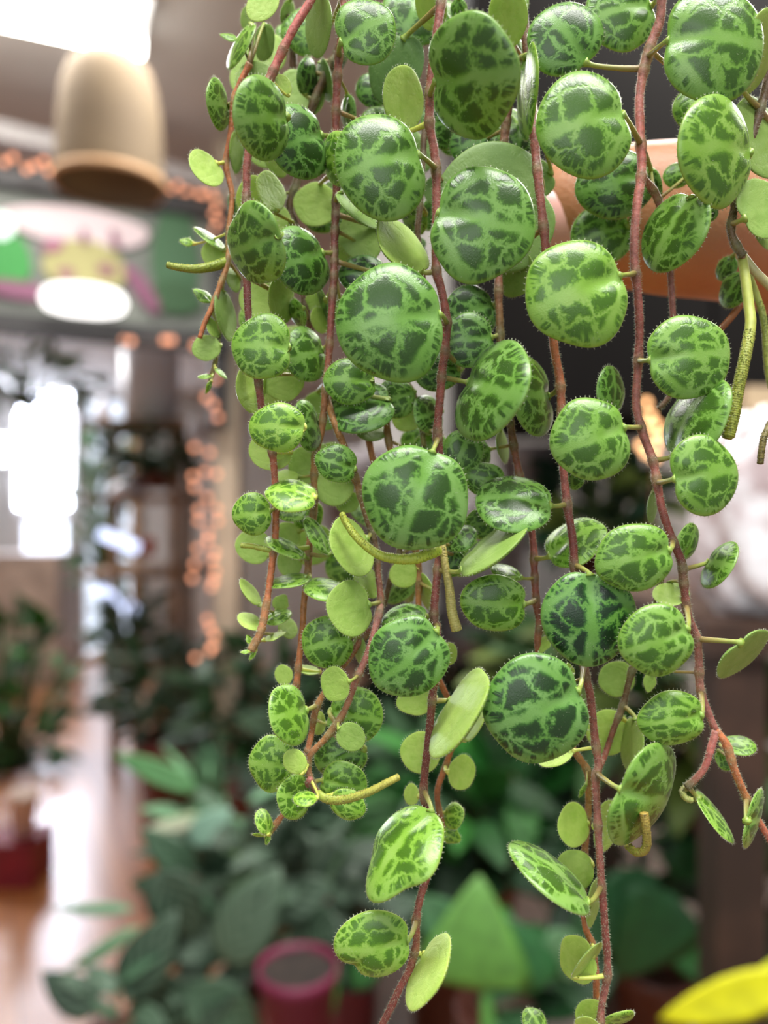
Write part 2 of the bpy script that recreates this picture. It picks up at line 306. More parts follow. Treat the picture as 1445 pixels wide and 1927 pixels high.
# u, v, L, W, angle base->tip, side, tone, depth cm, stem [, sign, shape]
LV = '''
494 10 35 28 225 b .8 9.1 S1
453 86 50 14 240 t .55 9.5 S2
432 70 15 7 165 t .6 9.6 S2
499 80 36 19 265 b .3 9.7 S2
467 33 24 14 260 b .4 10 S1
411 197 20 51 190 t .35 9.2 S2
387 318 24 42 222 b .8 9.2 S2
498 223 52 83 192 t .3 8.3 S1
567 266 54 76 205 t .1 8.95 S4
599 46 64 24 268 b .4 9.2 S4
575 58 44 46 180 t .35 9.9 S4
687 58 60 63 25 t .2 8.8 S4
775 30 56 62 250 t .15 9.8 S8
745 128 70 50 250 b .1 9.6 S8
757 188 64 38 95 b .75 9.2 S8
813 8 52 30 97 b .8 9.2 S8
862 18 22 16 270 t .3 9.8 S8
884 146 88 120 3 t .22 8.1 S8
957 32 58 38 270 b .8 9.1 S9
992 172 92 19 266 t .65 9.0 S9
717 311 84 105 197 t .3 8.5 S8
637 300 32 55 185 t .75 9.05 S4
654 212 34 14 270 t .15 9.7 S4
934 392 116 124 200 b .28 9.35 S10
906 421 100 112 345 t .15 8.4 S8
1064 72 68 75 130 t .08 9.1 S12
1168 25 68 72 195 t .3 9.2 S12
1102 234 90 103 195 t .38 8.35 S12
1160 345 76 66 195 t .08 9.45 S12
1135 440 62 56 200 t .35 9.75 S12
1342 82 98 112 355 t .28 8.5 S12
1424 98 86 33 70 b .72 8.8 S14
1308 205 42 42 270 t .45 9.4 S12
1350 284 68 108 187 t .55 8.5 S14
1425 262 42 82 200 b .4 9.2 S14
1268 435 84 55 237 t .35 8.85 S13
1274 330 26 24 200 t .3 9.6 S13
1232 348 30 13 280 t .1 9.5 S13
1432 395 46 60 30 b .4 8.9 S14
1380 545 38 26 240 t .2 9.5 S14
1366 505 26 19 240 t .15 9.7 S14
1088 551 98 103 203 t .58 8.35 S12
738 606 105 112 190 t .14 8.4 S8
481 460 52 80 193 t .28 8.45 S1
569 490 51 68 205 t .12 9.0 S4
495 652 57 64 178 t .5 8.6 S1
577 666 41 54 200 t .3 9.15 S4
402 478 23 25 200 b .8 9.6 S2
396 449 36 9 145 t .5 9.5 S2
352 455 12 8 170 t .95 9.6 S2
425 592 50 18 283 b .35 9.5 S2
383 557 18 11 150 t .6 9.4 S2
389 655 27 25 190 b .5 9.35 S2b
401 618 19 12 120 b .6 9.35 S2b
386 708 12 5 185 t .8 9.4 S2b
415 702 13 5 320 t .8 9.4 S2b
393 728 11 5 250 t .95 9.4 S2b
508 362 42 24 112 b .65 9.2 S1
480 378 46 36 100 b .9 9.6 S1
438 392 30 9 100 t .2 9.6 S1
595 386 42 42 180 b .7 9.9 S3
445 285 42 13 270 b .5 9.6 S1
579 148 41 19 90 t .08 9.8 S3
611 150 42 13 280 b .2 9.9 S3
480 148 36 32 200 b .42 9.4 S1
532 160 22 15 120 b .85 9.05 S1
540 25 26 13 260 b .5 10 S1
755 468 66 33 130 b .72 8.95 S8
680 444 42 50 200 b .5 9.6 S4
684 516 46 38 180 t .04 9.5 S4
650 462 22 36 200 b .4 9.8 S4
886 588 50 54 200 t .04 9.5 S9
880 640 54 52 187 t .08 9.2 S9
970 515 46 36 260 b .45 9.5 S10
919 733 56 106 333 t .16 8.6 S8
1004 745 38 78 192 t .3 9.05 S10
825 698 46 38 190 t .1 9.4 S8
660 717 51 45 180 t .35 9.1 S4
680 765 66 48 195 t .12 9.3 S4
745 750 38 38 200 t .3 9.5 S15
765 785 28 28 200 b .8 9.8 S15
699 815 28 15 180 b .4 9.7 S17
468 735 25 45 195 b .75 9.1 S1
535 718 38 38 200 b .72 9.6 S1
506 745 20 38 180 b .85 9.7 S1
523 804 54 47 180 t .75 8.6 S1
581 801 24 50 192 t .25 9.1 S4
511 848 42 38 175 b .8 9.15 S1
634 872 41 36 163 t .28 8.9 S5
575 876 32 36 200 b .6 9.6 S4
628 905 42 47 185 b .62 9.4 S5
550 930 50 30 176 t .82 8.7 S4
552 955 34 26 190 t .5 9.4 S4
475 967 38 41 190 t .68 8.9 S1
540 896 22 12 180 b .6 9.5 S4
478 1028 36 32 150 b .6 9.5 S1
537 1030 39 15 155 t .58 9.0 S4
597 1008 40 16 123 t .4 9.1 S4
660 1030 38 58 207 b .55 8.95 S5
540 1008 25 26 200 b .5 9.8 S4
545 1060 23 28 200 b .5 9.8 S4
655 945 24 20 200 b .6 9.7 S5
783 935 102 103 250 t .14 8.35 S8
968 946 76 53 175 t .12 8.8 S10
925 1031 82 26 37 b .38 8.75 S8
1080 1020 62 42 28 t .45 9.1 S9
912 902 38 33 170 t .3 9.3 S9
910 985 36 30 190 t .5 9.4 S9
870 850 42 40 250 t .2 9.3 S9
902 852 22 30 200 t .25 9.5 S9
945 840 32 11 280 b .3 9.7 S9
867 1012 22 32 300 t .1 9.2 S8
850 1060 26 26 250 t .15 9.3 S8
1295 671 82 80 5 t .35 8.65 S12
1304 788 88 52 58 t .3 8.85 S12
1323 894 64 78 8 t .42 8.45 S12
1114 826 76 80 200 t .38 8.4 S12
1150 736 46 26 95 t .12 9.2 S10
1080 898 24 19 270 t .3 9.2 S10
1196 1049 77 64 192 t .38 8.4 S12
1227 955 29 10 265 b .3 9.5 S12
1294 1021 37 20 70 t .45 9.1 S12
1351 1062 24 52 325 t .32 8.9 S12
1109 1160 92 90 268 t .02 8.55 S10
1238 1205 72 68 200 t .4 8.25 S12
1262 1118 22 35 270 b .65 9.0 S12
1397 1230 23 63 312 b .38 8.85 S12
1267 1353 65 52 186 t .48 8.45 S12
1211 1495 48 104 333 t .28 8.5 S10
1222 1283 16 13 260 b .6 9.3 S12
1160 1277 34 34 200 b .5 9.6 S11
1146 1377 42 43 200 b .8 9.6 S11
1190 1400 53 21 265 b .55 9.2 S11
1390 1402 34 18 350 t .4 9.2 S12R
1364 1430 22 16 300 t .4 9.3 S12R
1011 1334 100 103 203 t .04 8.35 S10
1046 1424 34 18 200 b .88 9.1 S10
932 1135 64 55 178 t .42 8.95 S9
953 1077 30 14 160 t .6 9.2 S9
769 1236 79 76 222 t .1 8.5 S8
763 1165 44 32 190 t .18 9.1 S8
846 1230 14 22 0 b .7 9.4 S8
783 1316 36 30 190 b .85 9.25 S8
864 1341 33 96 330 b .62 8.6 S8
892 1363 36 15 60 b .8 9.1 S18
792 1415 38 40 180 b .9 9.3 S18
867 1453 25 34 350 b .9 9.5 S18
853 1535 19 26 350 t .92 9.5 S18
848 1572 17 17 330 t .85 9.5 S18
775 1495 14 21 180 b .8 9.3 S8
757 1597 95 66 238 t .55 8.5 S8 1 egg
704 1778 74 63 187 t .68 8.5 S8 1 bite
807 1828 29 80 335 b .85 8.6 S8
657 1145 42 54 190 b .5 8.75 S5
617 1209 50 51 195 t .42 9.0 S5
612 1107 43 21 350 t .6 9.0 S4
545 1093 41 13 190 t .6 9.1 S4
471 1115 30 12 128 b .7 9.2 S1
470 1170 25 15 155 b .85 9.2 S1
528 1135 15 16 60 b .6 9.4 S1
523 1160 26 13 20 t .65 9.2 S1
541 1182 17 22 30 b .55 9.6 S1
515 1198 19 7 20 b .75 9.2 S1
470 1204 9 7 120 t .95 9.1 S1
462 1226 8 4 190 t .95 9 S1
475 1232 10 5 240 t .95 9 S1
632 1287 27 34 195 b .68 8.8 S6
580 1262 22 9 170 b .8 9.3 S4
534 1270 20 17 100 b .75 9.2 S4
546 1344 38 59 192 t .48 8.75 S5
667 1347 53 55 350 t .48 9.15 S6
660 1386 28 27 325 b .5 8.8 S6
642 1425 50 46 200 t .2 9.3 S6
513 1437 44 54 175 t .68 9.0 S5
555 1433 25 22 120 b .85 8.7 S6
556 1499 32 45 170 t .62 8.9 S6
574 1502 22 15 185 t .98 8.5 S6
645 1475 47 42 350 t .52 9.1 S6
654 1514 35 29 330 t .78 8.95 S6
600 1360 14 23 180 b .7 9.3 S5
497 1546 25 16 110 t .85 9.0 S7
487 1571 10 4 175 t .95 9.0 S7
503 1578 10 6 260 t .95 9.0 S7
678 1222 28 12 280 b .4 9.15 S6
1078 1552 30 42 180 b .97 9.3 S9
1138 1553 22 50 350 b .75 9.2 S10
1036 1649 99 33 139 t .3 8.65 S10
1080 1638 38 40 200 b .75 9.3 S9
1117 1697 12 48 350 b .6 9.2 S9
1088 1805 33 49 200 b .95 9.2 S9
1105 1807 43 11 50 b .75 9.0 S10
1108 1903 24 28 120 b .95 9.2 S10
1165 1915 30 12 15 t .88 9.1 S10
1104 1925 22 12 170 b .9 9.0 S10
1006 1920 28 21 125 t .5 9.2 S9
1343 1536 60 13 306 t .6 8.9 S12L
1417 1540 14 57 345 t .42 8.8 S12R
1097 1488 12 5 240 t .7 9.2 S9
1071 1264 14 10 100 b .7 9.0 S10
1025 1212 16 12 240 b .6 9.2 S9
760 1080 28 26 200 b .85 9.5 S17
690 1095 34 22 300 b .6 9.4 S5
803 1115 15 38 200 b .6 9.5 S18
500 560 50 46 200 b .75 9.6 S1
528 562 24 50 180 b .7 9.3 S1
559 590 14 28 200 t .4 9.4 S3
601 603 16 26 200 b .8 9.7 S4
593 568 20 19 200 b .8 9.8 S4
438 527 12 24 200 b .5 9.6 S2
611 575 8 40 200 t .2 9.7 S4
672 396 52 15 320 b .3 9.1 S4
900 268 54 46 200 t .04 9.7 S9
1000 340 46 40 200 b .35 9.7 S10
830 235 34 48 200 t .08 9.7 S8
975 268 36 40 260 t .15 9.6 S10
700 170 30 34 200 t .06 10 S8
778 410 22 36 200 t .4 9.8 S19
965 110 28 44 180 t .35 9.6 S9
808 780 26 40 200 t .2 9.6 S15
770 300 20 50 200 b .5 9.7 S19
1330 395 20 24 220 t .1 9.4 S14
1440 440 20 34 200 b .55 9.2 S14
490 200 26 30 200 b .6 9.7 S1
520 300 22 36 200 b .6 9.8 S1
520 420 30 34 180 b .6 9.7 S1
'''
stem_dense = {}
for k, (rad, cols, d0, pts) in STEMS.items():
    pts = [(p[0], p[1], (p[2] if len(p) > 2 else d0 + 0.10 * math.sin(p[1] / 95.0 + len(k) * 2.1)) / 100.0) for p in pts]
    stem_dense[k] = catmull(pts, 7.0)

plant = empty('trailing_plant', tuple(P(1000, -150, 0.092)))
tag(plant, 'trailing succulent vine with round turtle shell patterned leaves on hanging hairy red stems', 'plant')
stem_obj = {}
attach = {k: [] for k in STEMS}

NR, NS = 13, 56
def make_leaf(mb, spec, stem_pts, origin=None):
    u, v, Lp, Wp, ang, side, tone, dcm, st, sign, shape, seed = spec
    rnd = random.Random(int(seed * 1e6))
    d = dcm / 100.0; px = d / F
    big = max(Lp, Wp)
    T = 0.20 if big > 30 else 0.24
    m = min(Lp, Wp) / big
    if m < 0.36: T = min(T, m * 0.62)
    sx_ = sy_ = 1.0
    c = P(u, v, d); a = math.radians(ang)
    e1 = Vector((math.cos(a), 0, math.sin(a)))
    zn = Vector((0, -1, 0)) if side == 't' else Vector((0, 1, 0))
    e2 = e1.cross(zn); M0 = Matrix((e2, e1, zn)).transposed(); R0 = big * px
    if m >= 0.795:
        sx_, sy_ = Wp / big, Lp / big
        axis = e1; cand = [0.0]
    else:
        axis = e1 if Wp < Lp else e2; cand = [i * .02 - 1.5 for i in range(151)]
    smp = [(math.cos(t_), math.sin(t_), 0) for t_ in [k * PI / 10 for k in range(20)]] + [(.6 * math.cos(t_), .6 * math.sin(t_), z_) for t_ in [k * PI / 4 for k in range(8)] for z_ in (T * .88, -T * .36)]
    view = c - Vector((0, 0, CAMZ)); view.normalize()
    best = {}
    for phi in cand:
        Mx = Matrix.Rotation(phi, 3, axis) @ M0
        nn = Mx @ Vector((0, 0, 1)); vis = nn.dot(view) * (1 if side == 't' else -1)
        if vis > -.04 and m < .795: continue
        A_ = []; B_ = []
        for q in smp:
            w_ = c + Mx @ (Vector(q) * R0); uu = w_.x / w_.y * F - (u - 722.5); vv = (w_.z - CAMZ) / w_.y * F + (v - 963.5)
            A_.append(uu * math.cos(a) + vv * math.sin(a)); B_.append(-uu * math.sin(a) + vv * math.cos(a))
        EL = (max(A_) - min(A_)) / 2; EW = (max(B_) - min(B_)) / 2
        err = abs((EL / EW) / (Lp / Wp) - 1) if m < .795 else 0
        fn = nn if side == 't' else -nn
        key = 1 if (fn.z > 0 if abs(axis.x) > .35 else phi * (1 if seed > .35 else -1) > 0) else -1
        if key not in best or err < best[key][0]: best[key] = (err, phi, max(Lp / EL, Wp / EW) if m >= .795 else (Lp / EL if Wp < Lp else Wp / EW), (A_, B_))
    pick = 1 if 1 in best and (-1 not in best or best[1][0] < best[-1][0] + .06) else -1
    err, phi, scl, _ = best[pick]
    scl = max(.6, min(1.5, scl)); R = R0 * scl; Rp = big * scl
    M = Matrix.Rotation(phi, 3, axis) @ M0
    if m < .795:
        S3 = np.array(smp, dtype=float); c3 = np.array(c); dirs = [a + j * PI / 4 for j in range(4)]
        tg = [math.sqrt((Lp * math.cos(t_ - a)) ** 2 + (Wp * math.sin(t_ - a)) ** 2) for t_ in dirs]
        def cost(x):
            Mx = Matrix.Rotation(x[0], 3, e1) @ Matrix.Rotation(x[1], 3, e2) @ Matrix.Rotation(x[2], 3, 'Y') @ M
            w_ = c3 + (S3 * R * math.exp(x[3])) @ np.array(Mx).T
            uu = w_[:, 0] / w_[:, 1] * F; vv = (w_[:, 2] - CAMZ) / w_[:, 1] * F; e = 0
            for t_, h in zip(dirs, tg):
                pr_ = uu * math.cos(t_) + vv * math.sin(t_); e += (((pr_.max() - pr_.min()) / 2 - h) / big) ** 2
            vis = (Mx @ Vector((0, 0, 1))).dot(view) * (1 if side == 't' else -1)
            if vis > -.05: e += (vis + .05) * 3
            return e + .02 * x[2] ** 2 + .003 * (x[0] ** 2 + x[1] ** 2)
        X = [0.0] * 4; st_ = [.16, .16, .1, .08]; ce = cost(X)
        for _ in range(22):
            for j in range(4):
                for sg in (1, -1):
                    Y = list(X); Y[j] += sg * st_[j]; cy = cost(Y)
                    if cy < ce: X, ce = Y, cy; break
                else: st_[j] *= .6
        M = Matrix.Rotation(X[0], 3, e1) @ Matrix.Rotation(X[1], 3, e2) @ Matrix.Rotation(X[2], 3, 'Y') @ M
        R *= math.exp(X[3]); Rp *= math.exp(X[3])
    ph = [rnd.uniform(0, 6.28) for _ in range(4)]; am = [rnd.uniform(.0, .022) for _ in range(4)]
    tip = rnd.uniform(0.0, 0.05); notch = rnd.uniform(.09, .20) if big > 40 else rnd.uniform(0.0, .05)
    if shape == 'egg': tip = .16; notch = .03
    if big < 20: tip = .25
    def rho(th):
        x, y = math.cos(th), math.sin(th)
        r = 1.0 + sum(am[i] * math.sin((i + 2) * th + ph[i]) for i in range(4))
        db = math.atan2(math.sin(th + PI / 2), math.cos(th + PI / 2))
        r -= notch * math.exp(-(db / .34) ** 2)
        dt = math.atan2(math.sin(th - PI / 2), math.cos(th - PI / 2))
        r += tip * math.exp(-(dt / .45) ** 2) - tip * .35 * math.exp(-((abs(dt) - .95) / .45) ** 2)
        if shape == 'bite':
            dd = math.atan2(math.sin(th - 2.35), math.cos(th - 2.35)); r -= .16 * math.exp(-(dd / .24) ** 2)
        if shape == 'egg': r -= .10 * math.exp(-((abs(dt) - 1.0) / .5) ** 2)
        return r
    cup = rnd.uniform(.03, .10) * (1 if m > .4 else .3); groove = rnd.uniform(.08, .18); Tb = T * 0.42
    vs = []; lf = []; lq = []; tn = tone + rnd.uniform(-.04, .04)
    rr = [rho(2 * PI * k / NS) for k in range(NS)]
    def pt(s, k, top):
        th = 2 * PI * k / NS; rk = rr[k] * s
        x, y = math.cos(th) * rk * sx_, math.sin(th) * rk * sy_
        dome = max(0.0, 1 - s * s) ** .52
        z = (T * dome if top else -Tb * dome) - cup * (s * s) + .05 * cup
        z -= groove * math.exp(-(x / .2) ** 2) * max(0, min(1, (.1 - y) / .9)) ** 1.5 * (1 - s ** 6) * (1 if top else .3)
        return x, y, z
    def emit(s, k, top):
        x, y, z = pt(s, k, top)
        vs.append(tuple(c + M @ Vector((x * R, y * R, z * R))))
        th = 2 * PI * k / NS
        lf.append((math.cos(th) * s, math.sin(th) * s, seed)); lq.append((tn, 1.0 if top else 0.0, 0))
    nr, ns = NR, NS
    emit(0, 0, True)
    S = [math.sin(PI / 2 * i / nr) for i in range(1, nr + 1)]
    for s in S:
        for k in range(ns): emit(s, k, True)
    for s in S[-2::-1]:
        for k in range(ns): emit(s, k, False)
    emit(0, 0, False)
    fs = [(0, 1 + k, 1 + (k + 1) % ns) for k in range(ns)]
    rings = 2 * nr - 1
    for i in range(rings - 1):
        for k in range(ns):
            fs.append((1 + i * ns + k, 1 + (i + 1) * ns + k, 1 + (i + 1) * ns + (k + 1) % ns, 1 + i * ns + (k + 1) % ns))
    last = 1 + rings * ns
    fs += [(last, 1 + (rings - 1) * ns + (k + 1) % ns, 1 + (rings - 1) * ns + k) for k in range(ns)]
    mb.add(vs, fs, 0, lf, lq, vc=(1, 1, 1))
    # hairs on rim and faces
    hr = 0.27 * px; per = 2 * PI * Rp
    nh = int(min(460, per / 1.4))
    for _ in range(nh):
        th = rnd.uniform(0, 2 * PI); k = int(th / (2 * PI) * ns) % ns
        x, y, z = pt(1.0, k, True)
        nb = Vector((math.cos(th) + rnd.uniform(-.3, .3), math.sin(th) + rnd.uniform(-.3, .3), rnd.uniform(-.6, .6))).normalized()
        mb.hair(c + M @ Vector((x * R, y * R, z * R)), M @ nb, rnd.uniform(2.2, 5.8) * px, hr, 1)
    for _ in range(int(min(170, Rp * Rp / 40))):
        s = math.sqrt(rnd.uniform(.1, .98)); k = rnd.randrange(ns); tp = rnd.random() < .7
        x, y, z = pt(s, k, tp)
        nb = Vector((x * .8 * s + rnd.uniform(-.2, .2), y * .8 * s + rnd.uniform(-.2, .2), (1 if tp else -1) * (1.05 - s * .8))).normalized()
        mb.hair(c + M @ Vector((x * R, y * R, z * R)), M @ nb, rnd.uniform(2.0, 4.5) * px, hr * .8, 1)
    # petiole
    bx, by, bz = pt(.96, int(ns * .75), False)
    B = c + M @ Vector((bx * R, by * R, (bz + Tb * .5) * R)); out = -(M @ Vector((0, 1, 0)))
    best = None
    upb = 6 * px
    for i, q in enumerate(stem_pts):
        dd = (q - (B + out * 8 * px + Vector((0, 0, upb)))).length
        if best is None or dd < best[0]: best = (dd, i)
    q = stem_pts[best[1]]; dist = (q - B).length
    pr = max(2.0, min(4.6, Rp * .055 + 1.3)) * px
    cols = [s2l((140, 172, 72)), s2l((158, 164, 84)), s2l((140, 112, 74))] if tone < .75 else [s2l((206, 214, 100))] * 3
    if dist < 150 * px or big < 35:
        if dist > 150 * px: q = B + out * 22 * px
        p1 = B + out * min(dist * .25, 9 * px); p2 = q + (p1 - q) * .5 + Vector((0, 0, -dist * .03))
        n = 9; pts = []; cl = []; rads = []
        for i in range(n):
            t = i / (n - 1)
            pts.append(B * (1 - t) ** 3 + p1 * 3 * t * (1 - t) ** 2 + p2 * 3 * t * t * (1 - t) + q * t ** 3)
            f = t * 2; a0 = cols[int(min(f, 1.999))]; b0 = cols[int(min(f, 1.999)) + 1]; w = f - int(min(f, 1.999))
            cl.append(tuple(a0[j] * (1 - w) + b0[j] * w for j in range(3)))
            rads.append(pr * .9 * (1.0 + 1.5 * max(0, 1 - t * 3.4) ** 1.5 + .5 * t * t))
        mb.tube(pts, rads, 8, 2, cl)
        for _ in range(int(dist / px / 5)):
            i = rnd.randrange(1, n); nb = Vector((rnd.uniform(-1, 1), rnd.uniform(-1, .3), rnd.uniform(-1, 1))).normalized()
            mb.hair(pts[i] + nb * rads[i] * .9, nb, rnd.uniform(3, 6) * px, hr, 1)
        if dist < 150 * px: attach[st].append(best[1])
    return c

rf = random.Random(5)
FILL = ''
for i in range(78):
    u = rf.uniform(455, 980) if i < 60 else rf.uniform(455, 900); v = rf.uniform(0, 820) if i < 60 else rf.uniform(820, 1120)
    if u > 900 and v > 480: continue
    if u < 560 and v > 700: continue
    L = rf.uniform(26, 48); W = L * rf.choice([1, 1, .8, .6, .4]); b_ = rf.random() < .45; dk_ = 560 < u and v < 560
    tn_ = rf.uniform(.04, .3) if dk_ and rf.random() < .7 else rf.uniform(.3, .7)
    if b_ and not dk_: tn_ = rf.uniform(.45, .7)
    st_ = min(('S1', 'S4', 'S8', 'S9', 'S3', 'S18', 'S5'), key=lambda k_: min((abs(q_[0] - u) + abs(q_[1] - v) * .6) for q_ in STEMS[k_][3]))
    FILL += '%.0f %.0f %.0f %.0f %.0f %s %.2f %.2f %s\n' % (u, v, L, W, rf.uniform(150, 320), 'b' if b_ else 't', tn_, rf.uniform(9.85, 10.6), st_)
LEAVES = []
rs = random.Random(11)
for ln in (LV.strip() + '\n' + FILL.strip()).splitlines():
    w = ln.split()
    LEAVES.append([float(w[0]), float(w[1]), float(w[2]), float(w[3]), float(w[4]), w[5], float(w[6]), float(w[7]), w[8],
                   float(w[9]) if len(w) > 9 else 1.0, w[10] if len(w) > 10 else '', rs.random()])
stem_world = {k: [P(*q) for q in v] for k, v in stem_dense.items()}
for k in STEMS: stem_obj[k] = None
order = sorted(range(len(LEAVES)), key=lambda i: -LEAVES[i][2] * LEAVES[i][3] + (0 if LEAVES[i][7] < 9.3 else 900))
single = set(order[:110])
# leaf meshes first (they tell the stems where the nodes are), stems next, objects last
built = []
rest = MB()
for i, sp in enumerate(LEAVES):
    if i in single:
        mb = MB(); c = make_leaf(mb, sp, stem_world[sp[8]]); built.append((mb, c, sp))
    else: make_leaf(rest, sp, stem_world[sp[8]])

for k, (rad, cols, d0, _) in STEMS.items():
    pts = stem_world[k]; dn = stem_dense[k]; n = len(pts); mb = MB()
    rads = []; cl = []; lin = [s2l(c) for c in cols]; nodes = attach[k]
    for i in range(n):
        t = i / (n - 1); px = dn[i][2] / F
        r = rad * (1.0 - .22 * t)
        nd = min([abs(i - a) for a in nodes], default=99)
        r *= 1 + .30 * math.exp(-(nd / 1.3) ** 2)
        r *= 1 + .035 * math.sin(i * 1.7) + .03 * math.sin(i * .61)
        rads.append(r * px)
        f = t * (len(lin) - 1); j = min(int(f), len(lin) - 2); w = f - j
        c = [lin[j][q] * (1 - w) + lin[j + 1][q] * w for q in range(3)]
        g = .5 * math.exp(-(nd / 1.2) ** 2); gc = s2l((132, 140, 96))
        cl.append(tuple(c[q] * (1 - g) + gc[q] * g for q in range(3)))
    mb.tube(pts, rads, 12, 0, cl)
    front = d0 < 9.3
    for i in range(1, n):
        px = dn[i][2] / F; tg = (pts[i] - pts[i - 1]).normalized()
        for _ in range(30 if front else 14):
            th = random.uniform(0, 2 * PI); a = tg.orthogonal().normalized(); b = tg.cross(a)
            nb = a * math.cos(th) + b * math.sin(th)
            p = pts[i - 1].lerp(pts[i], random.random()) + nb * rads[i] * .92
            nb = (nb + tg * random.uniform(-.25, .35)).normalized()
            mb.hair(p, nb, random.uniform(2.6, 6.6) * px, .28 * px, 1)
    stem_obj[k] = mb.build('stem', [M_STEM, M_HAIR], plant, pts[0])

for mb, c, sp in built:
    ob = mb.build('leaf', [M_LEAF, M_HAIR, M_PET], stem_obj[sp[8]], c)
    if sp[5] == 'b' and sp[2] * sp[3] > 700: ob['label'] = 'plain pale green underside of a round leaf'
ro = rest.build('small_leaves', [M_LEAF, M_HAIR, M_PET], plant, P(800, 900, .094)); ro['kind'] = 'stuff'
ro['label'] = 'smaller and half hidden leaves between the hanging stems'

# ---- flower spikes
def spike(stem, pts, r0, r1, smooth_to=0.0, c0=(150, 172, 52), c1=(196, 206, 84), d=9.0, beads=True):
    pts = [(p[0], p[1], (p[2] if len(p) > 2 else d) / 100) for p in pts]
    dn = catmull(pts, 1.6); W = [P(*q) for q in dn]; n = len(W); px = d / 100 / F; mb = MB()
    rads = []; cl = []; a, b = s2l(c0), s2l(c1)
    for i in range(n):
        t = i / (n - 1); r = r0 + (r1 - r0) * t
        if t > .985: r *= .75
        if i == n - 1: r *= .45
        rads.append(r * px); cl.append(tuple((a[j] * (1 - t) + b[j] * t) * (.88 if t > smooth_to else 1) for j in range(3)))
    NK = 26
    def lump(i, k):
        if i / (n - 1) < smooth_to: return 1.0
        return 1 + (.13 * math.sin(i * 1.35 + (k % 2) * 0 + k * 2 * PI / NK * 5) * math.cos(i * .9 - k * 2 * PI / NK * 5))
    mb.tube(W, rads, NK, 0, cl, lump=lump)
    if beads:
        for _ in range(int(n * 3.4)):
            i = random.randrange(int(n * smooth_to), n); tg = (W[min(i + 1, n - 1)] - W[max(0, i - 1)]).normalized()
            th = random.uniform(0, 2 * PI); q = tg.orthogonal().normalized(); e = tg.cross(q)
            nb = q * math.cos(th) + e * math.sin(th); c = W[i] + nb * rads[i] * .98; r = random.uniform(1.2, 2.0) * px
            vs = [c + nb * r * 1.3, c + q * r, c + e * r, c - q * r, c - e * r]; vs.append(c - nb * r)
            cc = tuple(min(1, x * 1.25 + .06) for x in b)
            mb.add([tuple(x) for x in vs], [(0, 1, 2), (0, 2, 3), (0, 3, 4), (0, 4, 1), (5, 2, 1), (5, 3, 2), (5, 4, 3), (5, 1, 4)], 0, vc=cc)
    o = mb.build('flower_spike', [M_SPIKE, M_HAIR], stem_obj[stem], W[0])
    return o
spike('S2', [(429,492,9.4),(405,500,9.3),(370,506,9.2),(335,503,9.2),(313,498,9.2)], 10, 5.5, .12, (140, 160, 50), (150, 160, 54), 9.3)
spike('S8', [(822,1036,8.8),(812,1040,8.7),(785,1050,8.6),(750,1052,8.6),(712,1043,8.6),(675,1015,8.65),(652,985,8.7),(642,964,8.7)], 11, 6, .02, (190, 208, 74), (178, 190, 72), 8.7)
spike('S8', [(832,1020,9.0),(838,1065,8.9),(846,1110,8.9),(850,1150,8.9),(860,1188,8.9)], 6, 10, .1, (180, 164, 96), (212, 200, 116), 8.9)
spike('S6', [(600,1494,8.95),(615,1504,8.8),(645,1505,8.6),(690,1492,8.45),(730,1472,8.4),(752,1461,8.4)], 8, 6, .12, (160, 178, 78), (190, 182, 84), 8.6)
spike('S10', [(1180,1590,8.7),(1195,1603,8.5),(1210,1602,8.4),(1217,1588,8.35),(1215,1555,8.3),(1211,1528,8.3)], 7, 8, .0, (160, 160, 66), (176, 150, 72), 8.5)
spike('S4', [(580,1030,9.2),(560,1033,9.1),(515,1036,9.0),(475,1028,9.0),(452,1026,9.0)], 5, 5, .15, (170, 190, 80), (176, 190, 76), 9.0)
spike('S14', [(1396,480,9.1),(1402,520,9.0),(1409,575,8.9),(1412,612,8.8),(1402,670,8.7),(1388,735,8.7),(1379,785,8.7),(1368,826,8.7)], 9, 11.5, .42, (182, 190, 96), (150, 158, 50), 8.8)
spike('S14', [(1398,482,9.15),(1420,510,9.1),(1440,530,9.1),(1470,560,9.1)], 8, 8, 1.0, (186, 180, 128), (180, 176, 120), 9.1, False)
spike('S14', [(1398,490,9.3),(1425,560,9.3),(1438,610,9.3),(1446,700,9.3),(1462,760,9.2)], 6, 7, .3, (176, 190, 96), (150, 160, 60), 9.3)
spike('S14', [(1475,700,9.0),(1456,780,8.9),(1437,825,8.8),(1430,874,8.8)], 6, 6, .0, (120, 112, 52), (124, 112, 56), 8.8)
spike('S14', [(1392,575,9.6),(1375,598,9.6),(1355,620,9.6)], 7, 6, 1.0, (150, 96, 50), (140, 86, 46), 9.6, False)
spike('S12L', [(1290,1482,8.95),(1284,1490,8.9),(1290,1502,8.8),(1303,1506,8.8)], 6, 5, .0, (168, 168, 96), (176, 184, 100), 8.8)
